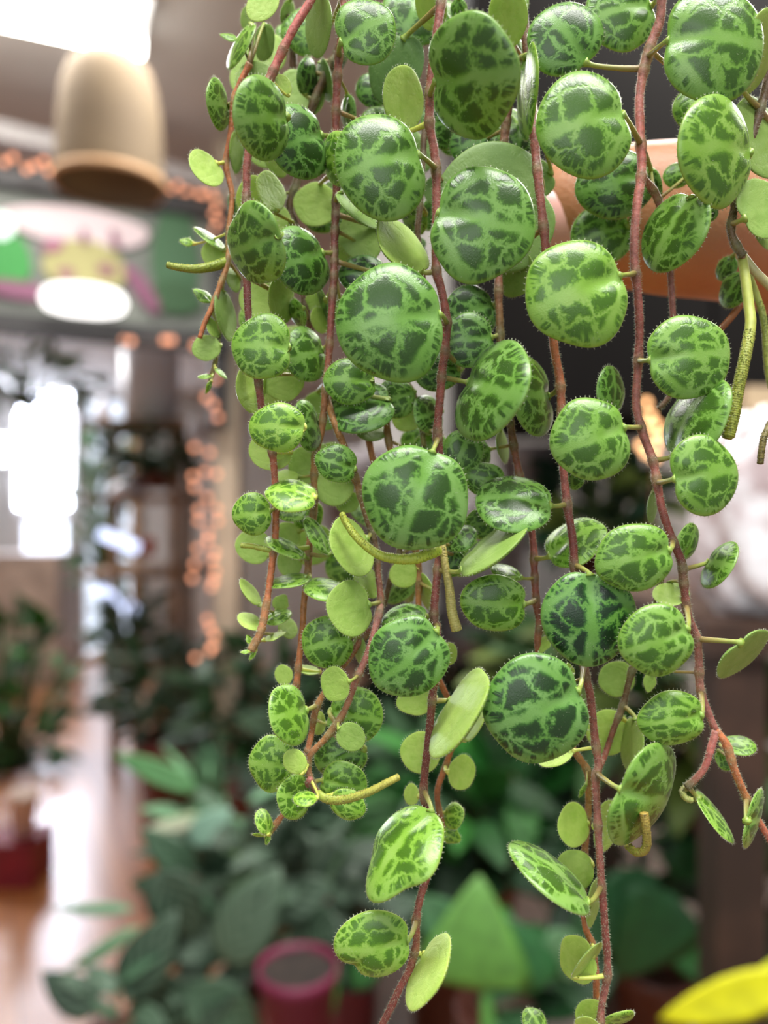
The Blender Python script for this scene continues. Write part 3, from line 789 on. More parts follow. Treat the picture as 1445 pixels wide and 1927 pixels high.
# ================================================================== THE HAND
def skin_mesh(name, verts, edges, radii, mat, root, sub=3):
    me = bpy.data.meshes.new(name); me.from_pydata([tuple(v) for v in verts], edges, []); me.update()
    ob = bpy.data.objects.new(name, me); COL.objects.link(ob)
    sk = ob.modifiers.new('Skin', 'SKIN'); sk.use_smooth_shade = True
    for i, sv in enumerate(me.skin_vertices[0].data):
        sv.radius = (radii[i], radii[i]); sv.use_root = (i == root)
    ss = ob.modifiers.new('Sub', 'SUBSURF'); ss.levels = sub; ss.render_levels = sub
    dg = bpy.context.evaluated_depsgraph_get()
    m2 = bpy.data.meshes.new_from_object(ob.evaluated_get(dg)); ob.modifiers.clear(); ob.data = m2
    m2.materials.clear(); m2.materials.append(mat)
    m2.polygons.foreach_set('use_smooth', [True] * len(m2.polygons))
    return ob
t = NT('skin')
tc = t.n('ShaderNodeTexCoord'); nz = t.noise(tc.outputs['Object'], 60, 3); nf = t.noise(tc.outputs['Object'], 1400, 3)
b = t.bsdf(t.mix(t.ss(nz.outputs[0], .35, .65), rgba((190, 138, 98)), rgba((178, 120, 84))), .5)
b.inputs['Subsurface Weight'].default_value = .3; b.inputs['Subsurface Scale'].default_value = .003
bp = t.n('ShaderNodeBump'); bp.inputs['Strength'].default_value = .35; bp.inputs['Distance'].default_value = .0003
t.l(nf.outputs[0], bp.inputs['Height']); t.l(bp.outputs[0], b.inputs['Normal'])
M_SKIN = t.m
M_NAIL = simple('fingernail', (224, 168, 160), .3)
hv = [P(1780, 560, .140), P(1560, 450, .124), P(1400, 420, .1175), P(1255, 415, .1155), P(1130, 402, .1155), P(1045, 396, .1165), P(1000, 392, .117),
      P(2120, 660, .160), P(2500, 800, .180), P(3100, 1000, .215)]
hr_ = [.019, .0145, .0121, .0122, .0102, .0080, .0056, .0215, .0255, .034]
he = [(0, 1), (1, 2), (2, 3), (3, 4), (4, 5), (5, 6), (0, 7), (7, 8), (8, 9)]
for i, (k, ln) in enumerate(((.0088, .94), (.0092, 1.0), (.0088, .96), (.0074, .80))):
    dv = 170 * i; b0 = len(hv)
    hv += [P(1880, 420 + dv * .8, .158), P(1640, 330 + dv, .172), P(1622, 345 + dv, .148), P(1730, 365 + dv, .134 + .002 * i), P(1790, 372 + dv, .136 + .002 * i)]
    hr_ += [k * 1.25, k * 1.12, k, k * .88, k * .70]
    he += [(0, b0), (b0, b0 + 1), (b0 + 1, b0 + 2), (b0 + 2, b0 + 3), (b0 + 3, b0 + 4)]
person = skin_mesh('person', hv, he, hr_, M_SKIN, 0)
tag(person, 'bare hand holding one finger out behind the hanging stems of the trailing plant', 'person')
person['_o'] = (0, 0, 0)
nb_ = MB(); c = P(1040, 388, .1082); vs = []; fs = []
for i in range(9):
    for j in range(9):
        x = (i / 8 - .5) * 2; z = (j / 8 - .5) * 2
        r = 1 / max(1, (abs(x) ** 3 + abs(z) ** 3) ** (1 / 3))
        vs.append(tuple(c + Vector((x * r * .0050, .0012 + .0016 * (x * x * .3 + z * z), z * r * .0046))))
fs = [(i * 9 + j, (i + 1) * 9 + j, (i + 1) * 9 + j + 1, i * 9 + j + 1) for i in range(8) for j in range(8)]
nb_.add(vs, fs)
nail = nb_.build('fingernail', M_NAIL, None, c, attrs=False); nail.parent = person; nail['label'] = 'pink fingernail'

# ================================================================== THE ROOM
def struct(name, mb, m):
    o = mb.build(name, m, None, attrs=False, smooth=False); o['kind'] = 'structure'; return o
def bx(c, size, rz=0.0):
    m = MB(); m.box(c, size, rz); return m
CEIL = 2.60
t = NT('wood_floor')
tc = t.n('ShaderNodeTexCoord'); br = t.n('ShaderNodeTexBrick')
mp = t.n('ShaderNodeMapping'); mp.inputs['Rotation'].default_value = (0, 0, math.radians(62)); t.l(tc.outputs['Object'], mp.inputs[0])
t.l(mp.outputs[0], br.inputs['Vector']); br.inputs['Scale'].default_value = 1.0
br.inputs['Brick Width'].default_value = 1.2; br.inputs['Row Height'].default_value = .11; br.inputs['Mortar Size'].default_value = .003
br.inputs['Color1'].default_value = rgba((186, 122, 64)); br.inputs['Color2'].default_value = rgba((166, 104, 52)); br.inputs['Mortar'].default_value = rgba((110, 66, 36))
t.bsdf(br.outputs[0], .3, Specular_IOR_Level=.8, Coat_Weight=1.0, Coat_Roughness=.26)
M_FLOOR = t.m
M_CEIL = simple('ceiling_paint', (208, 204, 198), .85, .05, 3)
M_WALL = simple('wall_paint', (196, 196, 194), .85, .08, 2)
M_DARKW = simple('grey_wall_paint', (204, 200, 196), .85, .12, 5)
M_TRIM = simple('trim_paint', (196, 192, 190), .6, .05, 4)
struct('floor', bx((-.5, 3.3, -.05), (9, 8.2, .1)), M_FLOOR)
struct('ceiling', bx((-.5, 3.5, CEIL + .05), (9, 7.8, .1)), M_CEIL)
struct('wall_left', bx((-5.05, 3.3, 1.3), (.1, 8.2, 2.6)), M_WALL)
struct('wall_right', bx((4.05, 3.3, 1.3), (.1, 8.2, 2.6)), M_WALL)
struct('wall_back', bx((-.5, 7.45, 1.3), (9, .1, 2.6)), M_WALL)
struct('wall_partition', bx((2.0, 2.15, 1.3), (4.1, .1, 2.6)), M_DARKW)

# glass shop door at the far end of the aisle
wp = MB()
def far(u, v, d=7.3): return P(u, v, d)
a0, a1 = far(28, 735), far(130, 1255)
wp.box(((a0.x + a1.x) / 2, 7.37, (a0.z + a1.z) / 2 + .1), (abs(a1.x - a0.x) + .10, .05, a0.z - a1.z + .1))
door = wp.build('door_1', M_TRIM, None, attrs=False, smooth=False); door['kind'] = 'structure'
M_DAY = emis('daylight_glass', (228, 236, 255), 32.0); M_DAY3 = emis('daylight_dim', (214, 224, 240), 1.7); M_DAY2 = emis('daylight_low', (214, 222, 240), 3.5)
pm = MB(); pm.box(((a0.x + a1.x) / 2, 7.33, (far(0, 740).z + far(0, 955).z) / 2), (a1.x - a0.x - .02, .02, far(0, 740).z - far(0, 955).z))
pane = pm.build('pane', M_DAY, None, attrs=False, smooth=False); pane.parent = door
pm = MB(); pm.box(((a0.x + a1.x) / 2 + .02, 7.33, (far(0, 980).z + far(0, 1190).z) / 2), (a1.x - a0.x - .12, .02, far(0, 980).z - far(0, 1190).z))
pane = pm.build('pane', M_DAY2, None, attrs=False, smooth=False); pane.parent = door
wm = bx((far(-30, 0).x, 7.38, far(0, 845).z), (.50, .05, .30)); w1 = struct('window_1', wm, M_TRIM)
pm = bx((far(-30, 0).x, 7.34, far(0, 845).z), (.44, .02, .24)); pane = pm.build('pane', M_DAY, None, attrs=False, smooth=False); pane.parent = w1

for k_, (ua, ub, va, vb) in enumerate(((150, 262, 745, 1250),)):
    A, B = far(ua, va), far(ub, vb); wn = bx(((A.x + B.x) / 2, 7.38, (A.z + B.z) / 2), (B.x - A.x, .05, A.z - B.z)); w2 = struct('window_%d' % (k_ + 2), wn, M_TRIM)
    for zA, zB in ((A.z - .05, (A.z + B.z) / 2 + .03), ((A.z + B.z) / 2 - .03, B.z + .05)):
        pm = bx(((A.x + B.x) / 2, 7.34, (zA + zB) / 2), (B.x - A.x - .1, .02, zA - zB)); pane = pm.build('pane', M_DAY3, None, attrs=False, smooth=False); pane.parent = w2
# beam below the ceiling and the post carrying the lights
def seg_box(A, B, h, w, ext0=0, ext1=0):
    A = Vector(A); B = Vector(B); dv = (B - A); L = dv.length; dn = dv / L
    A = A - dn * ext0; B = B + dn * ext1; c = (A + B) / 2
    m = MB(); m.box(c, ((B - A).length, w, h), math.atan2(dv.y, dv.x)); return m
struct('trim_1', seg_box(P(0, 255, 2.06), P(380, 345, 2.36), .05, .08, 1.2, .3), M_TRIM)
pc = P(432, 900, 2.42)
M_POST = simple('post_paint', (206, 190, 166), .7, .12, 6)
struct('trim_2', bx((pc.x, pc.y, 1.3), (.07, .10, 2.6)), M_POST)

# hanging sign board with flowers
M_BLK = simple('black_paint', (44, 42, 42), .5, .2, 8)
sA, sB = P(-90, 330, 2.01), P(412, 390, 2.30); sA.z = sB.z = 2.36
dv = (sB - sA); rz = math.atan2(dv.y, dv.x); L = dv.length; dn = dv / L; nrm = Vector((dn.y, -dn.x, 0))
def sp(u, v, off=.03):
    """point on the face of the sign under pixel (u, v)"""
    x = (u - 722.5) / F; r = Vector((x, 1, 0)); p0 = sA + nrm * off
    k = ((p0.x - 0) * nrm.x + p0.y * nrm.y) / (r.x * nrm.x + r.y * nrm.y)
    return P(u, v, k)
sign = empty('hanging_sign', tuple(sA))
tag(sign, 'black framed painted sign with purple flowers hanging below the ceiling behind the plant', 'sign')
zt, zb = 2.36, 1.925
mb = MB(); mb.box((sA + sB) / 2 - Vector((0, 0, (zt - zb) / 2)), (L, .03, zt - zb), rz); mb.build('panel', simple('sign_panel', (112, 116, 108), .6, .15, 5), sign, sA, smooth=False)
mb = MB()
for zz in (zt - .02, zb + .025): mb.box(Vector(((sA.x + sB.x) / 2, (sA.y + sB.y) / 2, zz)) + nrm * .02, (L, .05, .055), rz)
for e in (sA, sB): mb.box(Vector((e.x, e.y, (zt + zb) / 2)) + nrm * .02, (.06, .05, zt - zb), rz)
mb.box(Vector((sB.x, sB.y, 1.9)) + nrm * .0, (.05, .05, .40), rz)
mb.build('frame', M_BLK, sign, sA, smooth=False)
def disc(u, v, ru, rv, colr, name, off=.022, rot=0, rgh=.6, mat=None, th=.004):
    c = sp(u, v, off); px = c.y / F; mb = MB(); vs = []; n = 28
    ca, sa = math.cos(rot), math.sin(rot)
    for o in (0, th):
        for k in range(n):
            a = 2 * PI * k / n; x = ru * math.cos(a) * (1 + .06 * math.sin(3 * a + u)); z = rv * math.sin(a)
            x, z = x * ca - z * sa, x * sa + z * ca
            vs.append(tuple(c + dn * x * px + Vector((0, 0, z * px)) + nrm * o))
    mb.add(vs, [tuple(range(n)), tuple(range(n, 2 * n))] + [(k, (k + 1) % n, n + (k + 1) % n, n + k) for k in range(n)])
    return mb.build(name, mat or simple(name, colr, rgh), sign, c, smooth=False)
disc(330, 480, 44, 95, (56, 94, 60), 'painted_leaf')
disc(150, 428, 130, 36, (196, 178, 180), 'painted_cloud', .024)
disc(10, 488, 46, 52, (40, 130, 50), 'painted_leaf', .026)
disc(2, 425, 22, 26, (225, 250, 240), 'painted_cloud', .030)
disc(160, 500, 74, 48, (150, 144, 92), 'painted_pot', .030)
disc(30, 545, 62, 17, (120, 70, 96), 'painted_flower', .030, -.05)
disc(268, 545, 52, 16, (120, 70, 96), 'painted_flower', .032, -.95)
disc(100, 462, 20, 12, (140, 84, 104), 'painted_flower', .036, .4)
disc(158, 447, 7, 16, (120, 76, 92), 'painted_flower', .036)
disc(216, 450, 8, 18, (120, 76, 92), 'painted_flower', .036, .3)
disc(125, 515, 15, 12, (130, 90, 90), 'painted_flower', .036)
disc(200, 508, 17, 12, (130, 90, 90), 'painted_flower', .036)
disc(330, 560, 50, 32, (40, 78, 40), 'painted_leaf', .028)
oval = MB(); c = sp(158, 566, .11); oval.lathe((0, 0, 0), [(.002, .010), (.10, .008), (.108, 0), (.10, -.008), (.002, -.010)], 32)  # flat round disc with white emission, set just before the sign
oval.v = [(x + c.x, y + c.y, z * 2.4 + c.z) for x, y, z in oval.v]
tag(oval.build('glowing_disc', emis('white_glow', (255, 250, 246), 2.6), None, c), 'small round white glowing disc at the lower edge of the flower sign', 'lamp')

# woven pendant shade
shade = empty('pendant_lamp', tuple(P(205, 100, 1.5)))
tag(shade, 'woven wicker bell shaped lamp shade hanging under the bright tube light', 'lamp')
t = NT('wicker'); tc = t.n('ShaderNodeTexCoord'); sxyz = t.n('ShaderNodeSeparateXYZ'); t.l(tc.outputs['Object'], sxyz.inputs[0])
th = t.math('ARCTAN2', sxyz.outputs[0], sxyz.outputs[1])
w1_ = t.math('SINE', t.math('MULTIPLY', th, 46.0)); w2_ = t.math('SINE', t.math('MULTIPLY', sxyz.outputs[2], 900.0))
pat = t.ss(t.math('MULTIPLY', w1_, w2_), -.5, .5)
col = t.mix(pat, rgba((172, 154, 128)), rgba((134, 112, 86)))
nz = t.noise(tc.outputs['Object'], 14, 2); col = t.mix(t.ss(nz.outputs[0], .4, .65), col, rgba((160, 140, 112)))
b = t.bsdf(col, .8); tr = t.n('ShaderNodeBsdfTranslucent'); t.l(col, tr.inputs[0]); mx = t.n('ShaderNodeMixShader'); mx.inputs[0].default_value = .35
t.l(b.outputs[0], mx.inputs[1]); t.l(tr.outputs[0], mx.inputs[2]); t.l(mx.outputs[0], t.out.inputs[0])
M_WICK = t.m
k = 1.5 / F; c = P(207, 350, 1.5)
prof = [(98, 0), (99, 14), (97, 40), (96, 90), (92, 140), (86, 180), (76, 212), (60, 232), (30, 240), (3, 241)]
mb = MB(); mb.lathe(c, [(r * k, z * k) for r, z in prof] + [((r - 3) * k, (z - 2) * k) for r, z in prof[::-1]], 48); mb.build('lamp_shade', M_WICK, shade, P(205, 230, 1.5))
mb = MB(); mb.lathe(c, [(96 * k, -4 * k), (103 * k, -4 * k), (103 * k, 10 * k), (96 * k, 10 * k)], 48); mb.build('rim', simple('wicker_rim', (190, 150, 108), .7), shade, P(205, 340, 1.5))
mb = MB(); mb.tube([P(207, 110, 1.5), Vector((P(207, 110, 1.5).x, 1.5, CEIL))], .003, 8); mb.build('cord', simple('cord', (220, 214, 200), .6), shade, P(205, 100, 1.5))

# tube light fixture on the ceiling
fix = empty('ceiling_light', tuple(P(150, 40, 1.66)))
tag(fix, 'twin fluorescent tube fixture glowing white on the ceiling above the wicker shade', 'ceiling light')
M_TUBE = emis('fluorescent_tube', (255, 252, 246), 16.0)
zf = 2.53
def atz(u, v, z):  # point at height z on the ray of a pixel
    d = (z - CAMZ) * F / (963.5 - v); return P(u, v, d)
for (p, q) in (((262, 22), (-420, -150)), ((268, 92), (-420, -58)), ((240, 58), (-420, -105))):
    A, B = atz(p[0], p[1], zf), atz(q[0], q[1], zf)
    mb = MB(); mb.tube([A, B], .019, 14); mb.build('tube', M_TUBE, fix, A)
A, B = atz(258, 60, zf), atz(-420, -105, zf); dvv = B - A
mb = MB(); mb.box((A + B) / 2 + Vector((0, 0, .04)), (dvv.length + .04, .22, .04), math.atan2(dvv.y, dvv.x))
mb.build('housing', simple('fixture_white', (236, 236, 236), .5), fix, A, smooth=False)

# ------------------------------------------------------------------ string lights
M_BULB = emis('warm_bulb', (255, 170, 130), 2.2); M_WIRE = simple('copper_wire', (120, 80, 60), .5)
def string_lights(label, pts, r, group=None, every=1, wire=True, mat=None):
    root = empty('string_lights', tuple(P(*pts[0]))); tag(root, label, 'string lights', group)
    if wire:
        mb = MB(); mb.tube([P(*p) for p in pts], .0012, 6); mb.build('wire', M_WIRE, root, P(*pts[0]))
    m0 = None
    for p in pts:
        w = P(*p)
        if m0 is None:
            mb = MB(); n = 12; prof = [(r * math.sin(PI * i / 8) + 1e-5, -r * math.cos(PI * i / 8)) for i in range(9)]
            mb.lathe(w, prof, n); m0 = mb.build('bulb', mat or M_BULB, root, w)
        else:
            o = m0.copy(); COL.objects.link(o); o.parent = root; o.location = w - Vector(root['_o'])
pts = []
for (u, v) in [(8, 305), (24, 296), (50, 318), (64, 312), (82, 303), (92, 322), (104, 328), (112, 324), (136, 312)]: pts.append((u, v, 2.0))
string_lights('warm string lights along the top left of the black sign frame', pts, .008)
pts = [(u, v, 2.22) for (u, v) in [(292, 358), (308, 360), (322, 357), (334, 348), (345, 366), (352, 360), (374, 364), (382, 366), (398, 360), (404, 374), (408, 390), (402, 402), (410, 415), (404, 428)]]
string_lights('warm string lights bunched at the top right corner of the black sign frame', pts, .007)
pts = [(u, v, 2.15) for (u, v) in [(33, 614), (58, 628), (78, 632), (104, 631), (170, 634), (184, 636), (218, 634), (232, 640), (246, 642), (310, 640), (322, 640), (368, 650)]]
string_lights('warm string lights below the lower edge of the black sign frame', pts, .009)
pts = [(405, 712), (388, 748), (402, 762), (410, 785), (366, 842), (394, 852), (386, 888), (408, 892), (363, 896), (366, 916), (390, 936), (374, 960), (408, 958), (374, 980), (410, 980), (392, 1004), (391, 1016), (372, 1032), (404, 1040), (400, 1054), (366, 1062), (405, 1076), (402, 1092), (362, 1088), (398, 1104), (390, 1166), (396, 1182), (403, 1196), (400, 1216), (395, 1224), (368, 1238)]
string_lights('warm string lights running down the pale post left of the hanging stems', [(u, v, 2.25) for u, v in pts], .0085)
pts = [(1216, 758), (1224, 782), (1218, 796), (1236, 800), (1244, 818), (1228, 822), (1206, 838), (1236, 838), (1216, 852), (1232, 862), (1208, 1278)]
string_lights('bright warm string lights seen between the two right hand stems under the black cupboard', [(u, v, 1.2) for u, v in pts], .0062, mat=emis('warm_bulb_bright', (255, 190, 130), 3.6))

# ------------------------------------------------------------------ black cupboard, bag, box
cup = empty('wall_cupboard', tuple(P(1250, 400, 1.25)))
tag(cup, 'black wall cupboard filling the dark space behind the finger and right hand stems', 'cupboard')
A, B = P(885, 785, 1.25), P(1800, -260, 1.25)
mb = MB(); mb.box(((A.x + B.x) / 2, 1.25 + .20, (A.z + B.z) / 2), (B.x - A.x, .36, B.z - A.z)); mb.build('body', simple('black_laminate', (18, 15, 14), .9, .2, 6, Specular_IOR_Level=.1), cup, P(1250, 400, 1.25), smooth=False)
for i in range(2):
    w = (B.x - A.x) / 2; mb = MB(); mb.box((A.x + w * (i + .5), 1.26, (A.z + B.z) / 2), (w - .006, .02, B.z - A.z - .01))
    mb.build('door', simple('black_door', (16, 14, 13), .9, .2, 6, Specular_IOR_Level=.1), cup, P(1250, 400, 1.25), smooth=False)
t = NT('plastic_film'); tc = t.n('ShaderNodeTexCoord'); nz = t.noise(tc.outputs['Object'], 26, 3)
col = t.mix(t.ss(nz.outputs[0], .40, .62), rgba((246, 246, 250)), rgba((196, 178, 180)))
b = t.bsdf(col, .25); nz2 = t.noise(tc.outputs['Object'], 40, 3); bp = t.n('ShaderNodeBump'); bp.inputs['Strength'].default_value = .8; bp.inputs['Distance'].default_value = .01
t.l(nz2.outputs[0], bp.inputs['Height']); t.l(bp.outputs[0], b.inputs['Normal']); M_BAG = t.m
mb = MB(); c = P(1500, 975, .75); n = 40; vs = []
for i in range(n + 1):
    for j in range(n):
        th, ph = PI * i / n, 2 * PI * j / n
        r = 1 + .07 * math.sin(5 * ph + 3 * th) * math.sin(4 * th) + .05 * math.sin(9 * ph - 5 * th)
        sg = lambda x, e: math.copysign(abs(x) ** e, x)
        vs.append((c.x + .100 * r * sg(math.sin(th), .6) * sg(math.cos(ph), .8), c.y + .06 * r * sg(math.sin(th), .6) * sg(math.sin(ph), .8), c.z + .100 * r * sg(math.cos(th), .7) - .0))
mb.add(vs, [(i * n + j, i * n + (j + 1) % n, (i + 1) * n + (j + 1) % n, (i + 1) * n + j) for i in range(n) for j in range(n)])
tag(mb.build('plastic_bag', M_BAG, None, c), 'crumpled white plastic bag at the right edge on the dark shelf', 'bag')
mb = MB(); c = P(1545, 900, .90); mb.box((c.x, c.y, c.z), (.22, .10, .20)); box = mb.build('cardboard_box', simple('cardboard', (196, 174, 140), .8, .1, 20), None, c, smooth=False)
tag(box, 'beige cardboard box standing behind the white plastic bag', 'box')
M_SHELF = simple('dark_wood', (74, 52, 40), .6, .35, 9)
sh = P(1500, 1165, .8); sft = empty('plant_table', (sh.x, .9, 0)); tag(sft, 'dark wooden table under the white plastic bag', 'table')
mb = MB(); mb.box((.60, .95, P(0, 1150, .75).z - .018), (.62, .52, .03)); mb.build('table_top', M_SHELF, sft, (sh.x, .9, 0), smooth=False)
for (x, y) in ((.33, .73), (.87, .73), (.33, 1.17), (.87, 1.17)):
    mb = MB(); mb.box((x, y, (P(0, 1150, .75).z - .03) / 2), (.045, .045, P(0, 1150, .75).z - .035)); mb.build('leg', M_SHELF, sft, (sh.x, .9, 0), smooth=False)

# ------------------------------------------------------------------ plants of the shop
M_FOL = attr_material('foliage', .58, .25, 60.0)
t = NT('striped_foliage'); A_ = t.n('ShaderNodeAttribute', attribute_name='vc'); Bq = t.n('ShaderNodeAttribute', attribute_name='lf'); sx_ = t.n('ShaderNodeSeparateXYZ'); t.l(Bq.outputs['Vector'], sx_.inputs[0])
wv = t.math('SINE', t.math('MULTIPLY_ADD', sx_.outputs[1], 34.0, t.math('MULTIPLY', t.math('ABSOLUTE', sx_.outputs[0]), -14.0)))
lt = t.mix(.35, A_.outputs['Color'], rgba((128, 150, 124)))
t.bsdf(t.mix(t.math('MULTIPLY', t.ss(wv, .1, .8), .75), A_.outputs['Color'], lt), .55); M_STRIPE = t.m
def blade(mb, base, tipv, nrm, W, th, colr, mi=0, bend=0.0, shape=.5, n=9):
    """leaf blade from base along tipv, lens section, width W (half)"""
    nrm = (nrm - tipv.normalized() * nrm.dot(tipv.normalized())).normalized(); sd = tipv.normalized().cross(nrm)
    L = tipv.length; vs = []; lf = []; K = 8
    for i in range(n):
        t = i / (n - 1)
        w = W * max(.03, math.sin(PI * min(1, t) ** (shape + .25)) ** .75)
        c = base + tipv * t + nrm * (bend * L * (t * t)) * -1
        for k in range(K):
            a = 2 * PI * k / K; x = math.cos(a)
            vs.append(tuple(c + sd * x * w + nrm * (math.sin(a) * th - abs(x) * w * -.18))); lf.append((x, t, .5))
    fs = [(i * K + k, i * K + (k + 1) % K, (i + 1) * K + (k + 1) % K, (i + 1) * K + k) for i in range(n - 1) for k in range(K)]
    fs += [tuple(range(K))[::-1], tuple((n - 1) * K + k for k in range(K))]
    mb.add(vs, fs, mi, lf, [(0, 0, 0)] * len(vs), vc=tuple(s2l(colr)))
def blade_px(mb, u, v, d, L, W, ang, colr, tilt=.3, th=.0008, bend=.12, shape=.5):
    a = math.radians(ang); e = Vector((math.cos(a), 0, math.sin(a))); px = d / F; c = P(u, v, d)
    n = Vector((0, -1, 0)) + Vector((0, 0, tilt)); tv = e * (2 * L * px)
    blade(mb, c - tv / 2, tv, n, W * px, th, colr, bend=bend, shape=shape)
def pot_mb(mb, c, r, h, mi=0):
    mb.lathe(c, [(.001, 0), (r * .74, 0), (r * .95, h * .84), (r * 1.04, h * .84), (r * 1.05, h), (r * .95, h), (r * .9, h * .88), (.001, h * .86)], 28, mi)
def shop_plant(name, label, u, v, d, ru, rv, n, L, W, cols, pot=None, seed=1, group=None, manual=(), stripe=False, droop=.4, cat='plant', potc=(90, 50, 40), shape=.5, depth=.7):
    """bushy plant; centre pixel, half extent in px; pot = (half width px, height px) or None"""
    r_ = random.Random(seed); px = d / F; C = P(u, v, d); zr = rv * px; xr = ru * px
    base = C - Vector((0, 0, zr * .9))
    root = empty(name, tuple(base)); tag(root, label, cat, group)
    fm = MB(); sm = MB()
    for i in range(n):
        for _ in range(20):
            q = Vector((r_.uniform(-1, 1), r_.uniform(-1, 1), r_.uniform(-1, 1)))
            if q.length < 1: break
        p = C + Vector((q.x * xr, q.y * xr * depth, q.z * zr))
        out = (p - base); out.z *= .6; out = out.normalized() if out.length > 1e-4 else Vector((0, 0, 1))
        dr = (out + Vector((r_.uniform(-.6, .6), r_.uniform(-.6, .3), r_.uniform(-.5, .5) - droop))).normalized()
        nr = Vector((r_.uniform(-.7, .7), r_.uniform(-1, .1), r_.uniform(.2, 1.2))).normalized()
        cc = r_.choice(cols); f = r_.uniform(.8, 1.15); cc = tuple(min(255, x * f) for x in cc)
        ll = L * px * r_.uniform(.7, 1.25) * 2
        if abs(dr.dot(nr)) > .93: nr = dr.orthogonal()
        blade(fm, p, dr * ll, nr, W * px * r_.uniform(.75, 1.2), .0007, cc, bend=r_.uniform(.05, .3), shape=shape)
        if i % 2 == 0: sm.tube([base + Vector((0, 0, -.02)), base.lerp(p, .5) + Vector((0, 0, .1 * zr)), p], max(.0012, 1.6 * px), 5, 0, tuple(s2l((70, 90, 45))))
    for mnl in manual: blade_px(fm, *mnl)
    fm.build('foliage', M_STRIPE if stripe else M_FOL, root, base)
    if len(sm.v): sm.build('stems', M_FOL, root, base)
    if pot and name == 'potted_plant' and d >= 1.8 and 'rack' not in label: pot = (pot[0], base.z / px)
    if pot:
        pm_ = MB(); pm_.lathe; pot_mb(pm_, base - Vector((0, 0, pot[1] * px)), pot[0] * px, pot[1] * px)
        pm_.build('pot', simple('pot_glaze', potc, .4, .1, 20), root, base, attrs=False)
    return root
DG = (34, 74, 30); MG = (52, 104, 40); GG = (84, 118, 92); LG = (112, 150, 110); OG = (96, 116, 48)
shop_plant('potted_plant', 'dark leafy plant at the left edge beside the far aisle', 25, 1320, 4.4, 100, 190, 150, 26, 12, [DG, MG, (40, 110, 20)], (60, 70), 3)
shop_plant('leafy_plant', 'olive green plant hanging under the left end of the flower sign', 55, 712, 3.2, 115, 60, 110, 24, 10, [(104, 130, 78), (86, 112, 60), (70, 92, 52)], None, 4)
shop_plant('potted_plant', 'dark bushy plant on the wooden rack under the white ribbed planter', 285, 850, 3.9, 85, 45, 110, 20, 9, [DG, (24, 58, 30)], (40, 30), 5)
shop_plant('leafy_plant', 'tall thin foliage before the second shop window behind the rack', 190, 960, 5.4, 60, 170, 120, 16, 8, [DG, MG, (70, 96, 70)], None, 31)  # foliage added to cover part of the bright window, held by nothing
shop_plant('potted_plant', 'dark plant on the lower rack shelf right of the bright floor', 250, 1175, 4.1, 70, 60, 90, 20, 9, [DG, (60, 90, 60)], (40, 40), 6)
shop_plant('potted_plant', 'dark green floor plant at the right side of the aisle', 320, 1300, 3.3, 120, 90, 150, 26, 12, [DG, (26, 52, 26), (70, 96, 66)], (60, 90), 7, potc=(112, 44, 40))
shop_plant('potted_plant', 'dark green plant left of the curled lower stem tips', 470, 1330, 2.4, 110, 110, 130, 34, 16, [DG, (44, 72, 44), GG], (60, 100), 8, potc=(100, 44, 40))
shop_plant('potted_plant', 'dark plant filling the gap behind the lower left stems', 640, 1480, 1.8, 140, 150, 120, 52, 26, [DG, (30, 60, 36), (64, 92, 66)], (80, 120), 9, potc=(120, 62, 82))
shop_plant('prayer_plant', 'patterned prayer plant with grey green striped leaves at the bottom left', 520, 1700, 1.05, 180, 170, 95, 58, 30, [(28, 52, 34), (22, 42, 28), (48, 76, 54)], (75, 150), 10, stripe=True, potc=(110, 52, 42), manual=[
    (335, 1705, .95, 80, 50, 300, (40, 64, 46)), (470, 1725, .92, 100, 62, 60, (66, 90, 68)), (560, 1690, .98, 70, 46, 20, (44, 68, 48)), (430, 1640, 1.0, 70, 40, 150, (84, 120, 62)),
    (395, 1555, 1.0, 48, 30, 40, (120, 158, 136)), (640, 1640, 1.1, 80, 46, 320, (44, 70, 52)), (300, 1895, .95, 80, 52, 200, (42, 68, 46)), (420, 1905, .92, 80, 55, 330, (54, 86, 60)), (610, 1760, 1.1, 70, 46, 300, (38, 64, 44)), (520, 1560, 1.15, 70, 40, 200, (40, 66, 44))])
shop_plant('prayer_plant', 'long leaved plant reaching over the aisle floor at the lower left', 420, 1530, 1.25, 60, 60, 16, 50, 18, [(70, 110, 76), (96, 140, 100)], (60, 160), 11, manual=[
    (290, 1452, 1.2, 92, 22, 158, (84, 138, 82)), (345, 1560, 1.2, 85, 28, 188, (160, 180, 140)), (345, 1580, 1.22, 60, 12, 192, (56, 70, 60)), (320, 1555, 1.19, 60, 10, 188, (210, 220, 190))])
shop_plant('prayer_plant', 'low plant with narrow leaves and one dark patterned leaf at the bottom left corner', 215, 1900, .9, 60, 50, 10, 50, 22, [(54, 86, 62)], (60, 120), 12, stripe=True, manual=[
    (130, 1868, .88, 66, 36, 150, (44, 68, 52)), (170, 1712, .92, 82, 11, 182, (110, 158, 118)), (185, 1792, .92, 90, 13, 212, (112, 160, 118)), (280, 1800, .92, 90, 50, 60, (44, 68, 50))])
pp = MB(); c = P(560, 1975, .86); pr_, ph_ = 74 * .86 / F, 160 * .86 / F
pp.lathe(c, [(.001, 0), (pr_ * .78, 0), (pr_ * .97, ph_ * .84), (pr_ * 1.04, ph_ * .85), (pr_ * 1.05, ph_), (pr_ * .97, ph_), (pr_ * .94, ph_ * .9)], 32)
pot_ = pp.build('plant_pot', simple('magenta_pot', (104, 22, 56), .5), None, c, attrs=False); tag(pot_, 'magenta pot at the bottom left of the single lowest leaf', 'pot')
